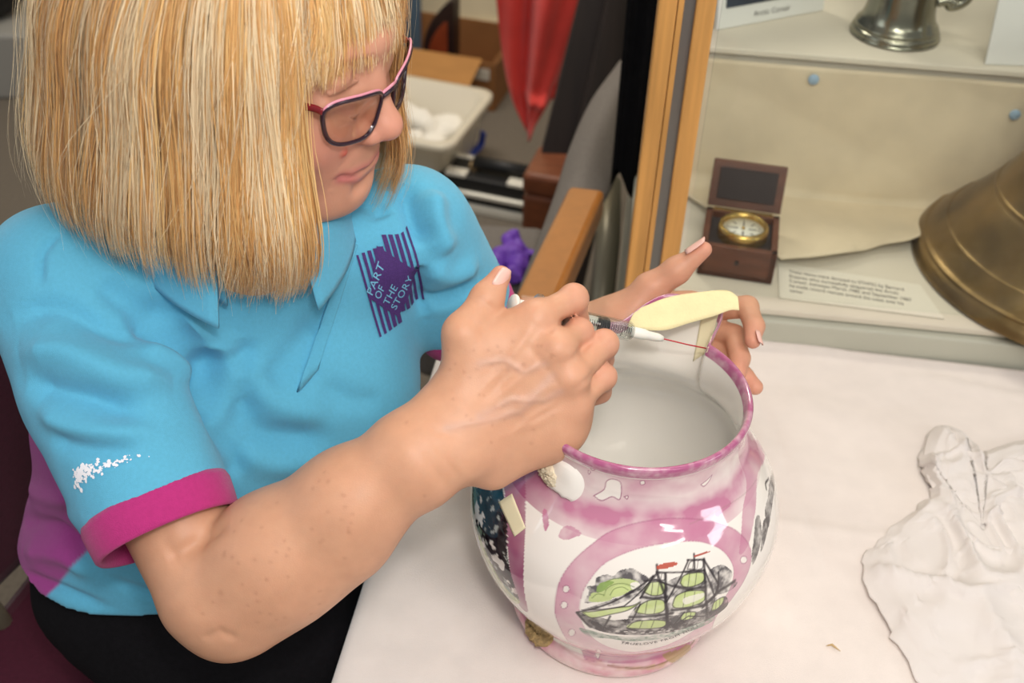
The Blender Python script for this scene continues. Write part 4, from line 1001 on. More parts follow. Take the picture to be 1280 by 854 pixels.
# eyeglasses
gl = thing('eyeglasses', 'dark plum glasses with a pink edge worn low on the nose', 'glasses', hd(.10, 0, 0))
PLUM = mat('plum_frame', srgb(44, 22, 36), rough=.2, coat=.5); PNK = mat('pink_frame', srgb(226, 150, 168), rough=.25, coat=.4); RDF = mat('red_temple', srgb(120, 26, 34), rough=.2, coat=.5)
LENS = clear('lens', (.93, .90, .87), .04)
GX = .1030; GZ = -.0050
def lens_loop(s, n=56, k=1.0):
    P = []
    for a in np.linspace(0, 2*np.pi, n, endpoint=False):
        ca, sa = math.cos(a), math.sin(a); e = .62; x = np.sign(ca)*abs(ca)**e*.0255*k; y = np.sign(sa)*abs(sa)**e*.0190*k
        x *= 1+.17*(y/.0185); y += .0025*(x/.0255)*1.0
        yy = s*(.0362+x); back = 5.2*max(0, abs(yy)-.010)**2*1.2
        P.append(hd(GX-back+.02*y, yy, GZ+y))
    return np.array(P)
for s in (-1, 1):
    P = lens_loop(s); o = tube('rim', P, .0015, PLUM, gl, 8, closed=True, flat=(1.0, 1.25))
    half = lens_loop(s, 56); top = half[1:28] if True else half
    tube('rim_edge', top+U_H*.0016-F_H*.0003, .0010, PNK, gl, 8)['label'] = 'pink upper edge of the rim'
    c = P.mean(0); Gl = np.array([[c+(p-c)*t for t in np.linspace(.02, .99, 5)] for p in np.vstack([P, P[:1]])])
    sheet('lens', Gl[:-1], .0012, LENS, gl, closed_u=True)
    h0 = P[np.argmax([(p-O_H)@(L_H*s) for p in P])]; e1 = hd(-.005, s*.079, .004)
    tube('temple', catmull([h0+U_H*.004, h0-F_H*.012+L_H*s*.002+U_H*.004, hd(.03, s*.079, .002), e1], 6), .0020, RDF, gl, 8, flat=(.8, 1.5))
    tube('nose_pad', [hd(.1025, s*.0105, -.014), hd(.0995, s*.0125, -.019)], .0018, LENS, gl, 8)
iL, iR = lens_loop(1), lens_loop(-1)
a_ = iL[np.argmin([(p-O_H)@L_H-.35*((p-O_H)@U_H) for p in iL])]; b2_ = iR[np.argmax([(p-O_H)@L_H+.35*((p-O_H)@U_H) for p in iR])]
tube('bridge', catmull([a_, (a_+b2_)/2+F_H*.002+U_H*.003, b2_], 8), .0024, PLUM, gl, 8)
tube('bridge_edge', catmull([a_+U_H*.003, (a_+b2_)/2+F_H*.002+U_H*.0058, b2_+U_H*.003], 8), .0012, PNK, gl, 8)
# crumpled tissue paper on the right
TIS = mat('tissue_paper', srgb(243, 236, 231), rough=.7, trans=0.0, alpha=.78, spec=.3)
def in_out(px): return onz(px[0], px[1], TZ+.004)
ring = catmull([in_out(p) for p in [(1150, 585), (1160, 548), (1190, 542), (1215, 575), (1250, 560), (1330, 550), (1400, 620), (1420, 760), (1380, 900), (1250, 900), (1160, 870), (1112, 790), (1075, 712), (1110, 665), (1160, 625)]], 8, closed=True)
tis = thing('tissue_paper', 'crumpled sheet of white tissue paper at the right of the table', 'paper', ring.mean(0))
def crumple(name, ring, amp, seed, base):
    cen = ring.mean(0); na, nr = len(ring), 70; T = np.linspace(.02, 1, nr); P0 = cen+(ring[:, None]-cen)*T[None, :, None]; Q = P0.reshape(-1, 3)*[1, 1, 0]
    rg = lambda f, k: 1-np.abs(noise1(Q*f+k, seed))*1.6
    w = Q+np.stack([noise1(Q*14, seed+5), noise1(Q*14, seed+6), 0*Q[:, 0]], 1)*.02
    rid = np.clip(1-np.abs(_vnoise(w*13, seed+1))*2.6, 0, 1)**2*.013+np.clip(1-np.abs(_vnoise(w*26, seed+2))*2.4, 0, 1)**2*.006+np.clip(1-np.abs(_vnoise(w*55, seed+3))*2.2, 0, 1)**2*.0022
    h = (rid+.010*np.clip(_vnoise(Q*9, seed+9)+.3, 0, 1)).reshape(na, nr)*amp*np.clip((1.0-T)*6+.12, 0, 1)[None]
    out = P0+np.array([0, 0, 1.0])*(base+h)[..., None]; out = np.vstack([out, out[:1]])
    return sheet(name, out, .0002, TIS, tis)
ring = ring+np.append(np.random.default_rng(8).normal(0, .0016, (len(ring), 2)), np.zeros((len(ring), 1)), 1)
crumple('paper_sheet', ring, 1.0, 41, .0025)
ring2 = catmull([in_out(p) for p in [(1152, 590), (1160, 548), (1186, 541), (1212, 560), (1222, 600), (1260, 585), (1330, 600), (1380, 700), (1350, 800), (1262, 770), (1215, 735), (1180, 690), (1172, 640)]], 8, closed=True)
crumple('paper_fold', ring2, 1.15, 63, .0080)
cb = onz(1040, 806, TZ+.005)
tag(tube('crumb', [cb-TX*.005+TY*.002, cb, cb+TX*.007+TY*.006], [.0004, .0012, .0003], mat('crumb', srgb(196, 166, 116), rough=.9), n=6), 'tiny tan flake lying on the white cloth', 'flake')
# ================================================================== display case beside the table
CA_ = math.radians(-5.3); CX_ = np.array([math.cos(CA_), math.sin(CA_), 0]); CY_ = np.array([-math.sin(CA_), math.cos(CA_), 0]); R_C = np.stack([CX_, CY_, [0, 0, 1.0]], 1)
C0 = onz(945, 431, TZ)+CY_*.006                      # on the front face of the base
C0 = C0-CX_*((C0-onz(800, 404, TZ))@CX_)            # slide along to the corner post
ZF = .767
def cp(u, v, z): return np.array([C0[0], C0[1], 0])+CX_*u+CY_*v+np.array([0, 0, z])
case = thing('display_case', 'glazed wooden display case standing behind the table', 'display case', cp(.5, .3, 0))
RAIL = mat('case_base_paint', srgb(184, 184, 168), rough=.5, var=.05, scale=12); LIN = mat('case_lining', srgb(214, 206, 188), rough=.8, var=.04, scale=10, bump=.15, bscale=500)
OAK = mat('oak_frame', srgb(206, 152, 84), rough=.45, var=.22, scale=7, stretch=(14, 14, .8), bump=.1, bscale=60); ALU = mat('grey_track', srgb(128, 130, 128), rough=.35, metal=.6)
box('base', cp(.60, .36, ZF/2-.004), (1.24, .72, ZF-.012), RAIL, case, R_C, .003)
box('case_floor', cp(.60, .36, ZF-.004), (1.22, .70, .008), LIN, case, R_C, .001)
box('corner_post', cp(-.014, .020, 1.38), (.019, .05, 1.26), OAK, case, R_C, .002)
box('corner_post', cp(.0235, .020, 1.38), (.020, .05, 1.26), OAK, case, R_C, .002)
box('post_bead', cp(-.001, .010, 1.38), (.006, .03, 1.26), OAK, case, R_C, .001)
box('glass_track', cp(.008, .024, 1.38), (.014, .04, 1.26), ALU, case, R_C, .001)
zr = ony(885, 63, cp(.1, .30, 0)[1])[2]
box('riser', cp(.62, .50, (ZF+zr)/2), (1.16, .40, zr-ZF), LIN, case, R_C, .002)
box('riser_top', cp(.62, .495, zr+.004), (1.17, .412, .008), LIN, case, R_C, .0015)
box('back_panel', cp(.62, .715, 1.35), (1.22, .012, 1.13), LIN, case, R_C, .001)
PANE = clear('case_glass', (.97, .985, .97), .015, .0)
box('glass_pane', cp(.64, .012, 1.36), (1.20, .005, 1.15), PANE, case, R_C, 0)
# canvas sheet pinned over the riser, lying forward on the case floor
CANV = mat('canvas_sheet', srgb(216, 201, 172), rough=.85, var=.10, scale=14, bump=.3, bscale=700, spec=.15)
Gc = []; nu_, nv_ = 60, 50
vr = .298; fl_px = [(977, 326), (1020, 325), (1060, 318), (1100, 308), (1140, 303), (1180, 280), (1210, 255), (1240, 225)]
for i, t in enumerate(np.linspace(0, 1, nu_)):
    u = .030+t*.66; row = []
    e = onz(*np.array(catmull(fl_px, 8))[min(int(t*56), 55)], ZF+.012); ul = max(.10, min(1, t))
    drop = [.0, .0]
    for j, s in enumerate(np.linspace(0, 1, nv_)):
        if s < .55:
            k = s/.55; z = zr-.008-k*(zr-ZF-.020); row.append(cp(u, vr-.006-.006*math.sin(u*17+k*3)*k-.012*k*k-.003*abs(math.sin(u*9-k*4)), z))
        else:
            k = (s-.55)/.45; b = cp(u, vr-.024, ZF+.008); uu = .155+t*.42; ee = e if True else b
            p = b*(1-k)+ee*k; p = np.array([p[0], p[1], ZF+.006+.010*k*math.sin(k*2.6)+.006*abs(math.sin(u*11))*k]); row.append(p)
    Gc.append(row)
tag(sheet('canvas_sheet', np.array(Gc), .0012, CANV), 'cream canvas sheet hanging down the riser and lying on the case floor', 'canvas')
PIN = mat('blue_pin', srgb(150, 176, 196), rough=.6)
for px, lb in (((1020, 114), 'pale blue pin above the middle of the canvas sheet'), ((1271, 148), 'pale blue pin at the right end of the canvas sheet')):
    p = ony(px[0], px[1], 1.33); uu = (p-cp(0, 0, 0))@CX_; p = cp(uu, vr-.017, p[2])
    tag(lathe('push_pin', [(.0001, -.004), (.0065, -.004), (.0070, -.003), (.0070, -.001), (.006, .0), (.0001, .0003)], PIN, None, p, axes(-CY_), 20), lb, 'pin', 'blue pins in the canvas')
# boxed compass
MAHO = mat('mahogany', srgb(92, 52, 34), rough=.4, var=.3, scale=9, stretch=(1.5, 14, 14)); DKL = mat('dark_lining', srgb(40, 32, 32), rough=.8); BRS = mat('brass', srgb(196, 164, 92), rough=.25, metal=.9); DIAL = mat('compass_dial', srgb(222, 222, 208), rough=.35, coat=.5)
kf = (onz(870, 343, ZF)+onz(964, 357, ZF))/2; kx = nrm(onz(964, 357, ZF)-onz(870, 343, ZF)); ky = np.array([-kx[1], kx[0], 0]); R_K = np.stack([kx, ky, [0, 0, 1.0]], 1); kw = np.linalg.norm(onz(964, 357, ZF)-onz(870, 343, ZF))
def kp(x, y, z): return kf+kx*x+ky*y+np.array([0, 0, z+.001])
bx_ = thing('compass_box', 'open mahogany box with a brass rimmed compass in the display case', 'compass', kp(0, kw/2, 0))
kh = .044; kd = kw*.98
box('box_base', kp(0, kd/2, .004), (kw, kd, .008), MAHO, bx_, R_K, .001)
for x, y, sx, sy_ in ((0, .004, kw, .008), (0, kd-.004, kw, .008), (-kw/2+.004, kd/2, .008, kd), (kw/2-.004, kd/2, .008, kd)): box('box_side', kp(x, y, kh/2), (sx, sy_, kh), MAHO, bx_, R_K, .001)
box('box_lining', kp(0, kd/2, kh-.012), (kw-.016, kd-.016, .006), DKL, bx_, R_K, 0)
RL = R_K@rotx(math.radians(-24)); lc = kp(0, kd+.004, kh)
lid = box('lid', lc+RL@np.array([0, .006, kd*.33]), (kw, .012, kd*.66), MAHO, bx_, RL, .0015)
box('lid_lining', lc+RL@np.array([0, -.002, kd*.34]), (kw-.020, .005, kd*.66-.020), DKL, lid, RL, .0005)
box('hinge_strip', kp(0, kd-.003, kh+.001), (kw*.8, .004, .002), BRS, bx_, R_K, .0003)
cc_ = kp(.002, kd*.46, kh-.006); cr = kw*.335
lathe('bezel', [(cr*.80, 0), (cr*.80, .012), (cr*.84, .016), (cr*.95, .016), (cr, .011), (cr, 0)], BRS, bx_, cc_, R_K, 48)
dl = lathe('dial', [(.0001, .010), (cr*.81, .010), (cr*.81, .006), (.0001, .006)], DIAL, bx_, cc_, R_K, 40)
bmd = bmesh.new()
for k in range(32):
    a = k*math.pi/16; r0, r1, w = (cr*.22 if k % 8 == 0 else cr*.42 if k % 4 == 0 else cr*.62), cr*.74, .0011 if k % 4 == 0 else .0005
    d = np.array([math.cos(a), math.sin(a), 0]); n = np.array([-d[1], d[0], 0]); z = np.array([0, 0, .0103])
    bmd.faces.new([bmd.verts.new(cc_+R_K@(d*r+n*ww+z)) for r, ww in ((r0, w), (r1, w*.3), (r1, -w*.3), (r0, -w))])
fin('compass_rose', bmd, DKL, dl, smooth=False)
lathe('dial_pivot', [(.0001, .0135), (.0018, .0125), (.0022, .010), (.0001, .010)], BRS, dl, cc_, R_K, 16)
box('keyhole', kp(0, -.0005, kh*.55), (.005, .002, .006), DKL, bx_, R_K, .0005)
# caption card
q = [onz(x, y, ZF+.001) for x, y in ((972, 329), (1150, 357), (1180, 399), (974, 373))]
cdx = nrm(q[1]-q[0]); cdy = nrm(np.cross([0, 0, 1], cdx)); cdc = sum(q)/4
card = thing('caption_card', 'printed caption card lying on the display case floor', 'card', cdc)
prism('card', [((p-cdc)@cdx, (p-cdc)@cdy) for p in q][::-1], 0, .0012, mat('card_paper', srgb(222, 216, 200), rough=.6), card, cdc, np.stack([cdx, cdy, [0, 0, 1]], 1))
TXT = mat('card_print', srgb(84, 80, 76), rough=.7)
lines = ['These items were donated to STHMG by Bernard', 'Sheeran who successfully skippered the Arctic', 'Corsair, between March 1985 and September 1987', 'he made record rescues around the coast over his', 'career.']
Wd = np.linalg.norm(q[1]-q[0]); up_ = nrm(q[0]-q[3]); Hh = np.linalg.norm(q[0]-q[3])
Vt, Ft3 = [], []
for k, tx in enumerate(lines):
    tv, tf = textmesh(tx, 1.0); wv_ = tv[:, 0].max()-tv[:, 0].min(); wid = Wd*(.80, .76, .84, .78, .10)[k]*1.0
    o_ = q[0]+cdx*Wd*.075-up_*Hh*(.22+.135*k)
    for p in tv: Vt.append(o_+cdx*((p[0]-tv[:, 0].min())/wv_*wid)+up_*(p[1]*Hh*.13)+np.array([0, 0, .0006+.0009]))
    Ft3 += [[i+len(Vt)-len(tv) for i in f] for f in tf]
mk('card_lettering', Vt, Ft3, TXT, card, smooth=False)
# bell
BZ = mat('bronze_bell', srgb(134, 112, 74), rough=.36, metal=.85, var=.50, scale=12, bump=.15, bscale=90)
bc = onz(1348, 340, ZF); br = np.linalg.norm((bc-onz(1151, 340, ZF))*[1, 1, 0])
bprof = [(.93, .0), (1.0, .010), (1.005, .03), (.985, .07), (.955, .10), (.96, .112), (.93, .13), (.86, .21), (.85, .222), (.83, .235), (.74, .34), (.66, .45), (.635, .48), (.63, .50), (.61, .52), (.54, .66), (.49, .82), (.46, 1.0), (.455, 1.03), (.44, 1.05), (.43, 1.18), (.40, 1.30), (.32, 1.39), (.20, 1.43), (.0005, 1.44)]
bell = thing('ship_bell', 'large tarnished bronze bell at the right of the display case', 'bell', bc)
prof = catmull([(r*br, z*br) for r, z in bprof], 4)
lathe('bell_body', prof, BZ, bell, bc+[0, 0, .001], None, 96)
lathe('bell_crown', [(.0001, 0), (.25*br, 0), (.22*br, .10*br), (.10*br, .22*br), (.0001, .24*br)], BZ, bell, bc+[0, 0, 1.43*br], None, 32)
# on the shelf: two framed cards, tankard
ZS = zr+.009
WFR = mat('white_frame', srgb(224, 224, 218), rough=.5); PHO = mat('dark_photo', srgb(52, 60, 72), rough=.3, var=.6, scale=14); BRN = mat('brown_block', srgb(126, 66, 36), rough=.5, var=.2, scale=8)
a_ = onz(897, 38, ZS); b_ = onz(1030, 13, ZS); fx = nrm(b_-a_); fy = np.array([-fx[1], fx[0], 0]); fw_ = np.linalg.norm(b_-a_)
R_F = np.stack([fx, fy, [0, 0, 1.0]], 1)@rotx(math.radians(-10)); pf = thing('framed_photo', 'white card frame with a dark photograph at the left of the shelf', 'picture', (a_+b_)/2)
def fp(x, y, z): return (a_+b_)/2+R_F@np.array([x, y, z])
box('frame_card', fp(0, .004, .075), (fw_, .006, .150), WFR, pf, R_F, .0006)
box('photograph', fp(.004, .0005, .084), (fw_*.90, .002, .115), PHO, pf, R_F, .0003)
tv, tf = textmesh('Arctic Corsair', .0105); mk('frame_lettering', [fp(p[0], .0005, .0125+p[1]) for p in tv], tf, TXT, pf, smooth=False)
bw = onz(885, 33, ZS); tag(box('wooden_block', bw+[-.012, .034, .06], (.030, .05, .12), BRN, None, rotz(.1), .002), 'brown wooden block behind the framed photograph on the shelf', 'block')
PEW = mat('pewter', srgb(150, 148, 132), rough=.22, metal=.95, var=.12, scale=20)
tkc = onz(1118, 42, ZS); tr_ = np.linalg.norm(onz(1168, 42, ZS)-tkc); tk = thing('tankard', 'pewter tankard standing on the display case shelf', 'tankard', tkc)
lathe('tankard_body', catmull([(r*tr_, z*tr_) for r, z in ((.0005, 0), (.98, 0), (1.04, .06), (1.02, .16), (.96, .20), (.98, .26), (.92, .34), (.86, .44), (.80, .70), (.76, 1.3), (.72, 2.0), (.70, 2.4), (.73, 2.45), (.70, 2.48), (.66, 2.4), (.66, .5), (.0005, .4))], 3), PEW, tk, tkc+[0, 0, .0005], None, 64)
hx = CX_; tube('tankard_handle', catmull([tkc+hx*tr_*.72+[0, 0, 2.1*tr_], tkc+hx*tr_*1.25+[0, 0, 2.15*tr_], tkc+hx*tr_*1.50+[0, 0, 1.6*tr_], tkc+hx*tr_*1.45+[0, 0, 1.0*tr_], tkc+hx*tr_*1.15+[0, 0, .78*tr_], tkc+hx*tr_*1.0+[0, 0, .95*tr_]], 8), .13*tr_, PEW, tk, 10)
tube('tankard_handle', catmull([tkc+hx*tr_*.80+[0, 0, .85*tr_], tkc+hx*tr_*1.0+[0, 0, .9*tr_], tkc+hx*tr_*1.25+[0, 0, .85*tr_]], 8), .13*tr_, PEW, tk, 10)
a2 = onz(1232, 81, ZS); R_W = R_C@rotz(.12)@rotx(math.radians(-12)); wc = thing('white_card', 'plain white card standing at the right end of the shelf', 'card', a2)
box('card', a2+R_W@np.array([.075, .003, .075]), (.15, .004, .15), WFR, wc, R_W, .0005); box('card_print', a2+R_W@np.array([.062, .0005, .036]), (.030, .001, .030), PHO, wc, R_W, 0)

# ================================================================== things behind the table
BKC = mat('black_cloth', srgb(14, 14, 16), rough=.95, var=.2, scale=60, spec=.1)
def hang(name, cx, cy, z0, z1, w0, w1, m, label, cat, nf=4, amp=.02, R=None, skew=0, dep=.03):
    """cloth hanging in folds: a closed pleated loop from z1 (top) to z0 (bottom)"""
    nu, nv = 72, 24; G = np.zeros((nu, nv, 3)); R = np.eye(3) if R is None else R
    for i, a in enumerate(np.linspace(0, 2*np.pi, nu, endpoint=False)):
        for j, t in enumerate(np.linspace(0, 1, nv)):
            w = w1*(1-t)+w0*t; x = math.cos(a)*w/2; y = math.sin(a)*dep*(.5+.5*t)+amp*math.sin(nf*math.pi*math.cos(a)+1+t)*(.4+.6*t)
            G[i, j] = np.array([cx, cy, 0])+R@np.array([x+skew*t, y, 0])+np.array([0, 0, z1+(z0-z1)*t-.02*t*math.sin(a*3)])
    return tag(mk(name, G.reshape(-1, 3), grid_faces(nu, nv, closed_u=True), m), label, cat)
# black cloth beside the case
pb_ = at(803, 236, 1.62)
hang('black_curtain', pb_[0]-.004, pb_[1]+.03, pb_[2], 1.75, .080, .10, BKC, 'black cloth hanging beside the oak post of the case', 'cloth', 3, .008)
# dark boards leaning behind
DBR = mat('dark_board', srgb(38, 27, 23), rough=.6, var=.3, scale=6, stretch=(12, 2, 1))
for k, (pxb, pxt, d, w, lb) in enumerate((((700, 188), (770, -90), 2.35, .075, 'dark brown board leaning behind the grey chair, nearest the red cloth'), ((744, 180), (806, -90), 2.30, .085, 'dark brown board leaning behind the grey chair, beside the black cloth'))):
    b = onz(pxb[0], pxb[1]+25, .0) if False else at(pxb[0], pxb[1], d); t = at(pxt[0], pxt[1], d-.14); az = nrm(t-b); foot = b-az*(b[2]/az[2]-.03); Lb = np.linalg.norm(t-foot)
    R = axes(az, RT); tag(box('leaning_board', foot+az*Lb/2, (w, .03, Lb), DBR, None, R, .004), lb, 'board')
# red cloth bag hanging
REDC = mat('red_cloth', srgb(222, 66, 58), rough=.8, var=.15, scale=12, bump=.2, bscale=300, sheen=.2)
yr = 2.62; prt = [ony(x, y, yr) for x, y in ((622, -60), (735, -60), (724, 0), (700, 84), (690, 122), (661, 163), (640, 128), (628, 70), (621, 0))]
nu, nv = 40, 40; G = np.zeros((nu, nv, 3))
lft = catmull([ony(x, y, yr) for x, y in ((619, -60), (620, 0), (629, 75), (641, 125), (660, 163))], 10); rgt = catmull([ony(x, y, yr) for x, y in ((756, -60), (738, 0), (712, 80), (690, 120), (662, 164))], 10)
for i in range(nu):
    t = i/(nu-1)
    for j in range(nv):
        k = j/(nv-1); s = int(k*40); p = lft[s]*(1-t)+rgt[s]*t
        G[i, j] = p+np.array([0, -.05*math.exp(-((t-.62)/.22)**2)+.035*math.exp(-((t-.36)/.06)**2)+.012*math.sin(t*19+k*4)-.03*max(0, 1-abs(k-.74)/.06)*(t > .35), 0])
tag(sheet('red_cloth', G, .004, REDC), 'red cloth hanging in a folded point behind the grey chair', 'cloth')
# grey upholstered chair with wooden arm
GRY = mat('grey_upholstery', srgb(116, 110, 104), rough=.95, var=.12, scale=240, bump=.5, bscale=900, spec=.1); ARM = mat('chair_arm_wood', srgb(160, 102, 46), rough=.3, var=.08, scale=8, stretch=(8, 8, 1), coat=.3); MTL = mat('dull_metal', srgb(128, 122, 104), rough=.4, metal=.5)
ch = thing('armchair', 'grey upholstered chair with a wooden arm standing behind the person', 'chair', (.08, 1.75, 0))
Lc = [(790, 72, 1.86), (752, 118, 1.80), (724, 175, 1.72), (704, 235, 1.64), (680, 300, 1.55), (655, 362, 1.47), (640, 420, 1.42)]; Rc = [(800, 110, 1.90), (778, 168, 1.84), (764, 215, 1.77), (750, 250, 1.70), (722, 300, 1.60), (700, 350, 1.52), (690, 410, 1.46)]
LA, RA = catmull([at(*p) for p in Lc], 8), catmull([at(*p) for p in Rc], 8)
G = []
for l, r in zip(LA, RA):
    m_ = (l+r)/2; h = (r-l)/2; nn = nrm(np.cross(h, LA[-1]-LA[0])); nn = nn if nn@FW < 0 else -nn; G.append([m_+h*np.sign(math.cos(a))*abs(math.cos(a))**.6+nn*.030*np.sign(math.sin(a))*abs(math.sin(a))**.6 for a in np.linspace(0, 2*np.pi, 28, endpoint=False)])
G = np.array(G); fr_ = [list(map(int, f)) for f in grid_faces(len(G), 28, closed_v=True)]+[list(range(28)), list(range((len(G)-1)*28, len(G)*28))[::-1]]
mk('backrest', G.reshape(-1, 3), fr_, GRY, ch)
s0 = [onz(x, y, .47) for x, y in ((560, 275), (682, 282), (660, 440), (520, 430))]; sc_ = sum(s0)/4
prism('seat', [(p[0], p[1]) for p in s0], .40, .47, GRY, ch, bev=.015)
A0, A1 = at(733, 251, 1.56), at(668, 395, 1.32); ax_ = nrm(A1-A0); box('arm', (A0+A1)/2, (.050, .042, np.linalg.norm(A1-A0)), ARM, ch, axes(ax_, RT), .008, 3)
for p in [tuple((q*.72+sc_*.28)[:2]) for q in s0]: tube('leg', [(p[0], p[1], 0), (p[0], p[1], .42)], .014, MTL, ch, 10)
tag(tube('metal_post', [at(762, 228, 1.92), at(760, 300, 1.86), at(742, 470, 1.76)], .020, MTL, n=14), 'olive grey rounded post behind the wooden arm', 'post')
# purple glove on the seat
GLV = mat('purple_nitrile', srgb(104, 60, 168), rough=.55, spec=.4); gv = Field((-.3, 1.45, .44), (.25, 2.0, .62), .003)
def gs(px, py, z): return onz(px, py, z)
for a, b, ra, rb_ in (((612, 330), (652, 312), .016, .020), ((640, 300), (650, 335), .016, .012), ((650, 312), (668, 318), .013, .008), ((620, 325), (612, 350), .014, .012), ((640, 345), (655, 352), .010, .007), ((635, 305), (648, 300), .012, .009)):
    gv.add(cone(gs(*a, .492), gs(*b, .492), ra, rb_), .008)
GVv, GVf = gv.mesh(); gn = vnormals(GVv, GVf); GVv = GVv+gn*(noise1(GVv*55, 4)*.011)[:, None]
tag(mk('nitrile_glove', GVv, GVf, GLV), 'crumpled purple glove lying on the seat of the grey chair', 'glove')
dkp = gs(650, 338, .475); tag(box('dark_pouch', dkp+[0.02, .0, .012], (.07, .05, .022), BKC, None, rotz(.3), .008), 'small black pouch under the purple glove', 'pouch')
# flight case
fc0 = onz(692, 286, 0); fcl = onz(547, 257, 0); fdx = nrm(fc0-fcl); fdy = np.array([-fdx[1], fdx[0], 0]); R_FC = np.stack([fdx, fdy, [0, 0, 1.0]], 1)
def fcp(x, y, z): return fc0+fdx*x+fdy*y+np.array([0, 0, z])
ALB = mat('bright_aluminium', srgb(238, 234, 220), rough=.35, metal=.25); BLP = mat('black_panel', srgb(26, 26, 27), rough=.5)
fcs = thing('flight_case', 'black case with aluminium edges and a handle on the floor', 'case', fcp(-.25, .16, 0))
box('case_body', fcp(-.28, .056, .050), (.54, .10, .092), BLP, fcs, R_FC, .004)
for y, z, s in ((.004, .012, .024), (.004, .052, .014), (.108, .094, .014)): box('edge_strip', fcp(-.28, y, z), (.56, .016, s), ALB, fcs, R_FC, .004)
for x in (-.004, -.556):
    for y in (.006, .108): box('corner_strip', fcp(x, y, .050), (.016, .016, .098), ALB, fcs, R_FC, .004)
hy, hz = .055, .098
hpx0, hpx1 = fcp(-.235, hy, hz+.020), fcp(-.085, hy, hz+.020)
tube('handle', [hpx0, hpx1], .017, BLP, fcs, 14)
for p in (hpx0, hpx1): box('handle_bracket', p-[0, 0, .012], (.020, .030, .028), mat('handle_metal', srgb(150, 128, 96), rough=.35, metal=.7), fcs, R_FC, .003)
for x in (-.27, -.105): box('latch', fcp(x, .022, .098), (.055, .032, .012), ALB, fcs, R_FC, .003)
# brown wooden box
wb0 = at(690, 228, 2.30); TEAK = mat('reddish_wood', srgb(112, 62, 38), rough=.35, var=.25, scale=8, stretch=(2, 10, 10))
wbt = thing('wooden_box', 'small reddish wooden box beside the flight case', 'box', (wb0[0], wb0[1], 0))
zb = wb0[2]; box('box_body', (wb0[0]+.01, wb0[1]+.03, (zb-.02)/2), (.11, .13, zb-.02), TEAK, wbt, rotz(-.25), .012, 3); box('box_lid', (wb0[0]+.01, wb0[1]+.03, zb+.005), (.114, .134, .046), TEAK, wbt, rotz(-.25), .012, 3)
# translucent tub with white padding and a blue strap
TUB = mat('translucent_tub', srgb(232, 224, 204), rough=.35, trans=.15, alpha=.8); PAD = mat('white_padding', srgb(228, 224, 214), rough=.9)
h_ = .185; _a, _b, _c = onz(611, 118, h_), onz(511, 100, h_), onz(560, 180, h_)
tdx = nrm(_a-_b); tdy = np.array([-tdx[1], tdx[0], 0]); R_T2 = np.stack([tdx, tdy, [0, 0, 1.0]], 1); w_, d_ = .40, .32; t0 = _a-tdy*d_; t0[2] = 0
tub = thing('plastic_tub', 'translucent plastic tub with white padding behind the flight case', 'tub', t0)
def tb_(x, y, z): return t0+tdx*x+tdy*y+np.array([0, 0, z])
def loop(x0, x1, y0, y1, z, r=.04, n=6):
    P = []
    for cx, cy, a0 in ((x1-r, y0+r, -90), (x1-r, y1-r, 0), (x0+r, y1-r, 90), (x0+r, y0+r, 180)):
        for k in range(n): a = math.radians(a0+90*k/(n-1)); P.append(tb_(cx+r*math.cos(a), cy+r*math.sin(a), z))
    return P
prof = [(.03, .0), (.03, .002), (.0, h_), (-.012, h_), (-.012, h_-.012), (-.016, h_-.012), (-.016, h_+.006), (.006, h_+.006), (.034, .006), (.035, .006)]
Gt = np.array([loop(-w_+i, -i, i, d_-i, z) for i, z in prof]); V = Gt.reshape(-1, 3); n_ = Gt.shape[1]
mk('tub_body', V, [list(map(int, f)) for f in grid_faces(len(prof), n_, closed_v=True)]+[list(range(n_)), list(range((len(prof)-1)*n_, len(prof)*n_))], TUB, tub)
pd = Field(tb_(-.2, .15, 0)-[.3, .3, .02], tb_(-.2, .15, 0)+[.3, .3, .25], .008); pr = np.random.default_rng(9)
for k in range(22): c = tb_(-.05-.28*pr.random(), .05+.20*pr.random(), .07+.075*pr.random()); pd.add(ell(c, pr.uniform(.03, .06, 3)*[1, 1, .6], rotz(pr.uniform(0, 3))), .02)
PV, PF = pd.mesh(); PV = PV+vnormals(PV, PF)*(noise1(PV*40, 3)*.008)[:, None]; tag(mk('white_padding', PV, PF, PAD), 'white wadding lying in the translucent tub', 'padding')
BLU = mat('blue_strap', srgb(42, 62, 148), rough=.6)
tag(tube('blue_strap', catmull([onz(560, 205, .02), onz(583, 196, .03), onz(600, 182, .05), onz(604, 165, .09)], 8), .013, BLU, n=10, flat=(1, .4)), 'blue strap against the front of the translucent tub', 'strap')
# cardboard boxes with a wooden case
CBD = mat('cardboard', srgb(168, 120, 66), rough=.85, var=.08, scale=12, stretch=(1, 1, 8)); CBD2 = mat('cardboard_dark', srgb(140, 94, 52), rough=.85, var=.08, scale=12)
k0 = onz(618, 140, .0); kdx = nrm(onz(618, 140, 0)-onz(520, 124, 0)); kdy = np.array([-kdx[1], kdx[0], 0]); R_B = np.stack([kdx, kdy, [0, 0, 1.0]], 1)
def kb(x, y, z): return k0+kdx*x+kdy*y+np.array([0, 0, z])
cbx = thing('cardboard_box', 'open brown cardboard box by the painted wall, flap folded out', 'box', kb(-.17, .15, 0))
H_ = .15
for x, y, sx, sy_, m_ in ((-.20, .004, .40, .006, CBD2), (-.20, .30, .40, .006, CBD2), (-.397, .15, .006, .30, CBD2), (-.003, .15, .006, .30, CBD2)): box('box_side', kb(x, y, H_/2), (sx, sy_, H_), m_, cbx, R_B, .001)
box('box_bottom', kb(-.2, .15, .004), (.39, .29, .006), CBD2, cbx, R_B, .001)
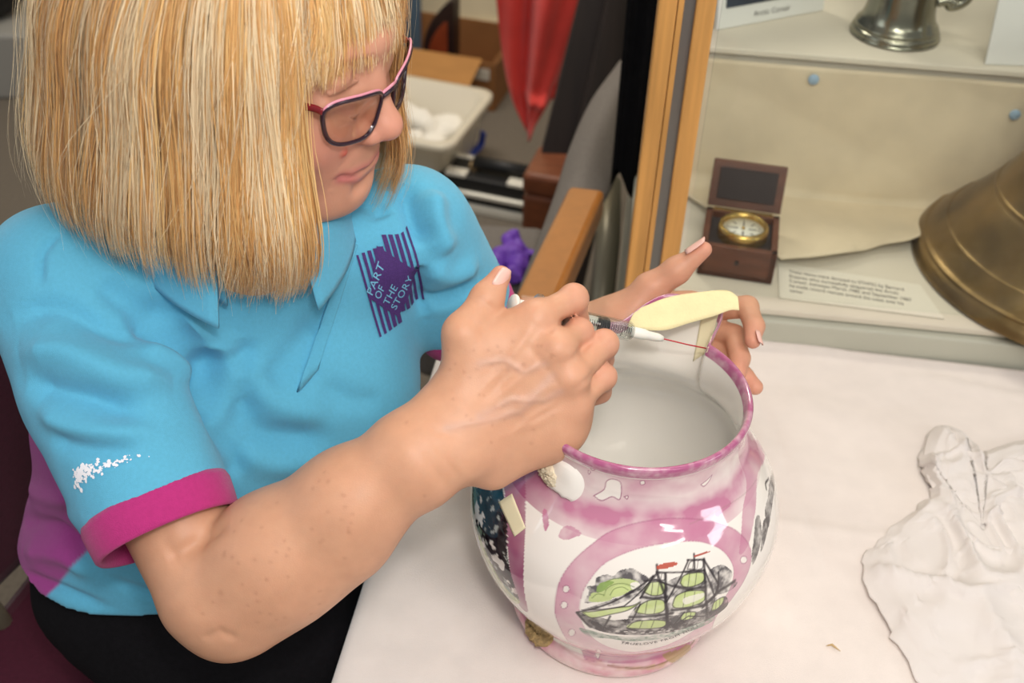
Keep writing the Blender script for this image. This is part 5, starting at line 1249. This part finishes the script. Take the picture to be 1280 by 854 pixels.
box('box_flap', kb(-.21, -.05, H_-.012), (.33, .13, .005), CBD, cbx, R_B@rotx(.25), .001); box('box_flap', kb(-.012, .15, H_-.05), (.004, .27, .10), CBD2, cbx, R_B, .001)
box('box_sticker', kb(-.045, -.001, H_-.035), (.055, .003, .035), mat('sticker', srgb(196, 190, 176), rough=.6), cbx, R_B, .0005)
ic = kb(-.185, .14, .03); ins_ = thing('instrument_case', 'pointed dark wooden case standing in the cardboard box', 'case', ic)
poly = catmull([(-.075, 0), (-.078, .10), (-.055, .17), (-.015, .225), (.016, .245), (.020, .20), (.020, 0)], 5)
Ri = np.stack([kdx, [0, 0, 1.0], -kdy], 1); prism('case_shell', poly, -.03, .03, mat('dark_case', srgb(40, 26, 24), rough=.4), ins_, ic, Ri, .004)
prism('case_face', [(p[0]*.62-.012, p[1]*.72+.004) for p in poly], .0305, .034, mat('red_wood', srgb(140, 62, 34), rough=.35, var=.3, scale=9), ins_, ic, Ri, .001)
BLG = mat('blue_board', srgb(78, 100, 118), rough=.7); bp0 = onz(512, 112, .0)
tag(box('blue_board', bp0+[-.085, .25, .36], (.20, .04, .72), BLG, None, rotz(.05), .004), 'blue grey board standing against the painted wall', 'board')
# chair the person sits on
MAR = mat('maroon_fabric', srgb(70, 20, 40), rough=.95, var=.15, scale=200, bump=.4, bscale=800, sheen=.2, spec=.1)
sc2 = thing('side_chair', 'maroon upholstered chair on which the person sits', 'chair', (-.42, .84, 0))
p0, p1 = at(-30, 480, 1.16), at(46, 500, 1.16)
Rb = rotz(math.radians(68)); box('backrest', (-.595, .90, .665), (.44, .055, .32), MAR, sc2, Rb@rotx(-.15), .025, 4)
box('seat', (-.36, .80, .46), (.44, .46, .08), MAR, sc2, rotz(math.radians(-14)), .03, 4)
for x, y in ((-.55, .64), (-.52, 1.02), (-.18, .62), (-.16, 1.0)): tube('leg', [(x, y, 0), (x, y, .43)], .012, MTL, sc2, 10)
for y in (.80, .98): tube('back_upright', [(-.545, y, .43), (-.585, y, .60)], .012, MTL, sc2, 10)
# dim things at the far left
g0 = onz(8, 130, 0); tag(box('grey_crate', g0+[-.20, .16, .10], (.55, .30, .20), mat('grey_plastic', srgb(150, 148, 142), rough=.5), None, rotz(.1), .01), 'light grey crate on the carpet behind the person', 'crate')
dd0 = g0+[-.12, .18, .20]; db = Field(dd0-[.35, .25, .02], dd0+[.3, .3, .45], .012)
for c, r in (((-.05, 0, .09), (.20, .13, .11)), ((.02, .02, .17), (.15, .11, .10)), ((.05, 0, .10), (.12, .11, .10))): db.add(ell(dd0+np.array(c), r), .04)
DV, DF = db.mesh(); DV = DV+vnormals(DV, DF)*(noise1(DV*22, 5)*.012)[:, None]; tag(mk('black_bag', DV, DF, mat('black_nylon', srgb(22, 21, 22), rough=.6)), 'black bag slumped on top of the grey crate', 'bag')
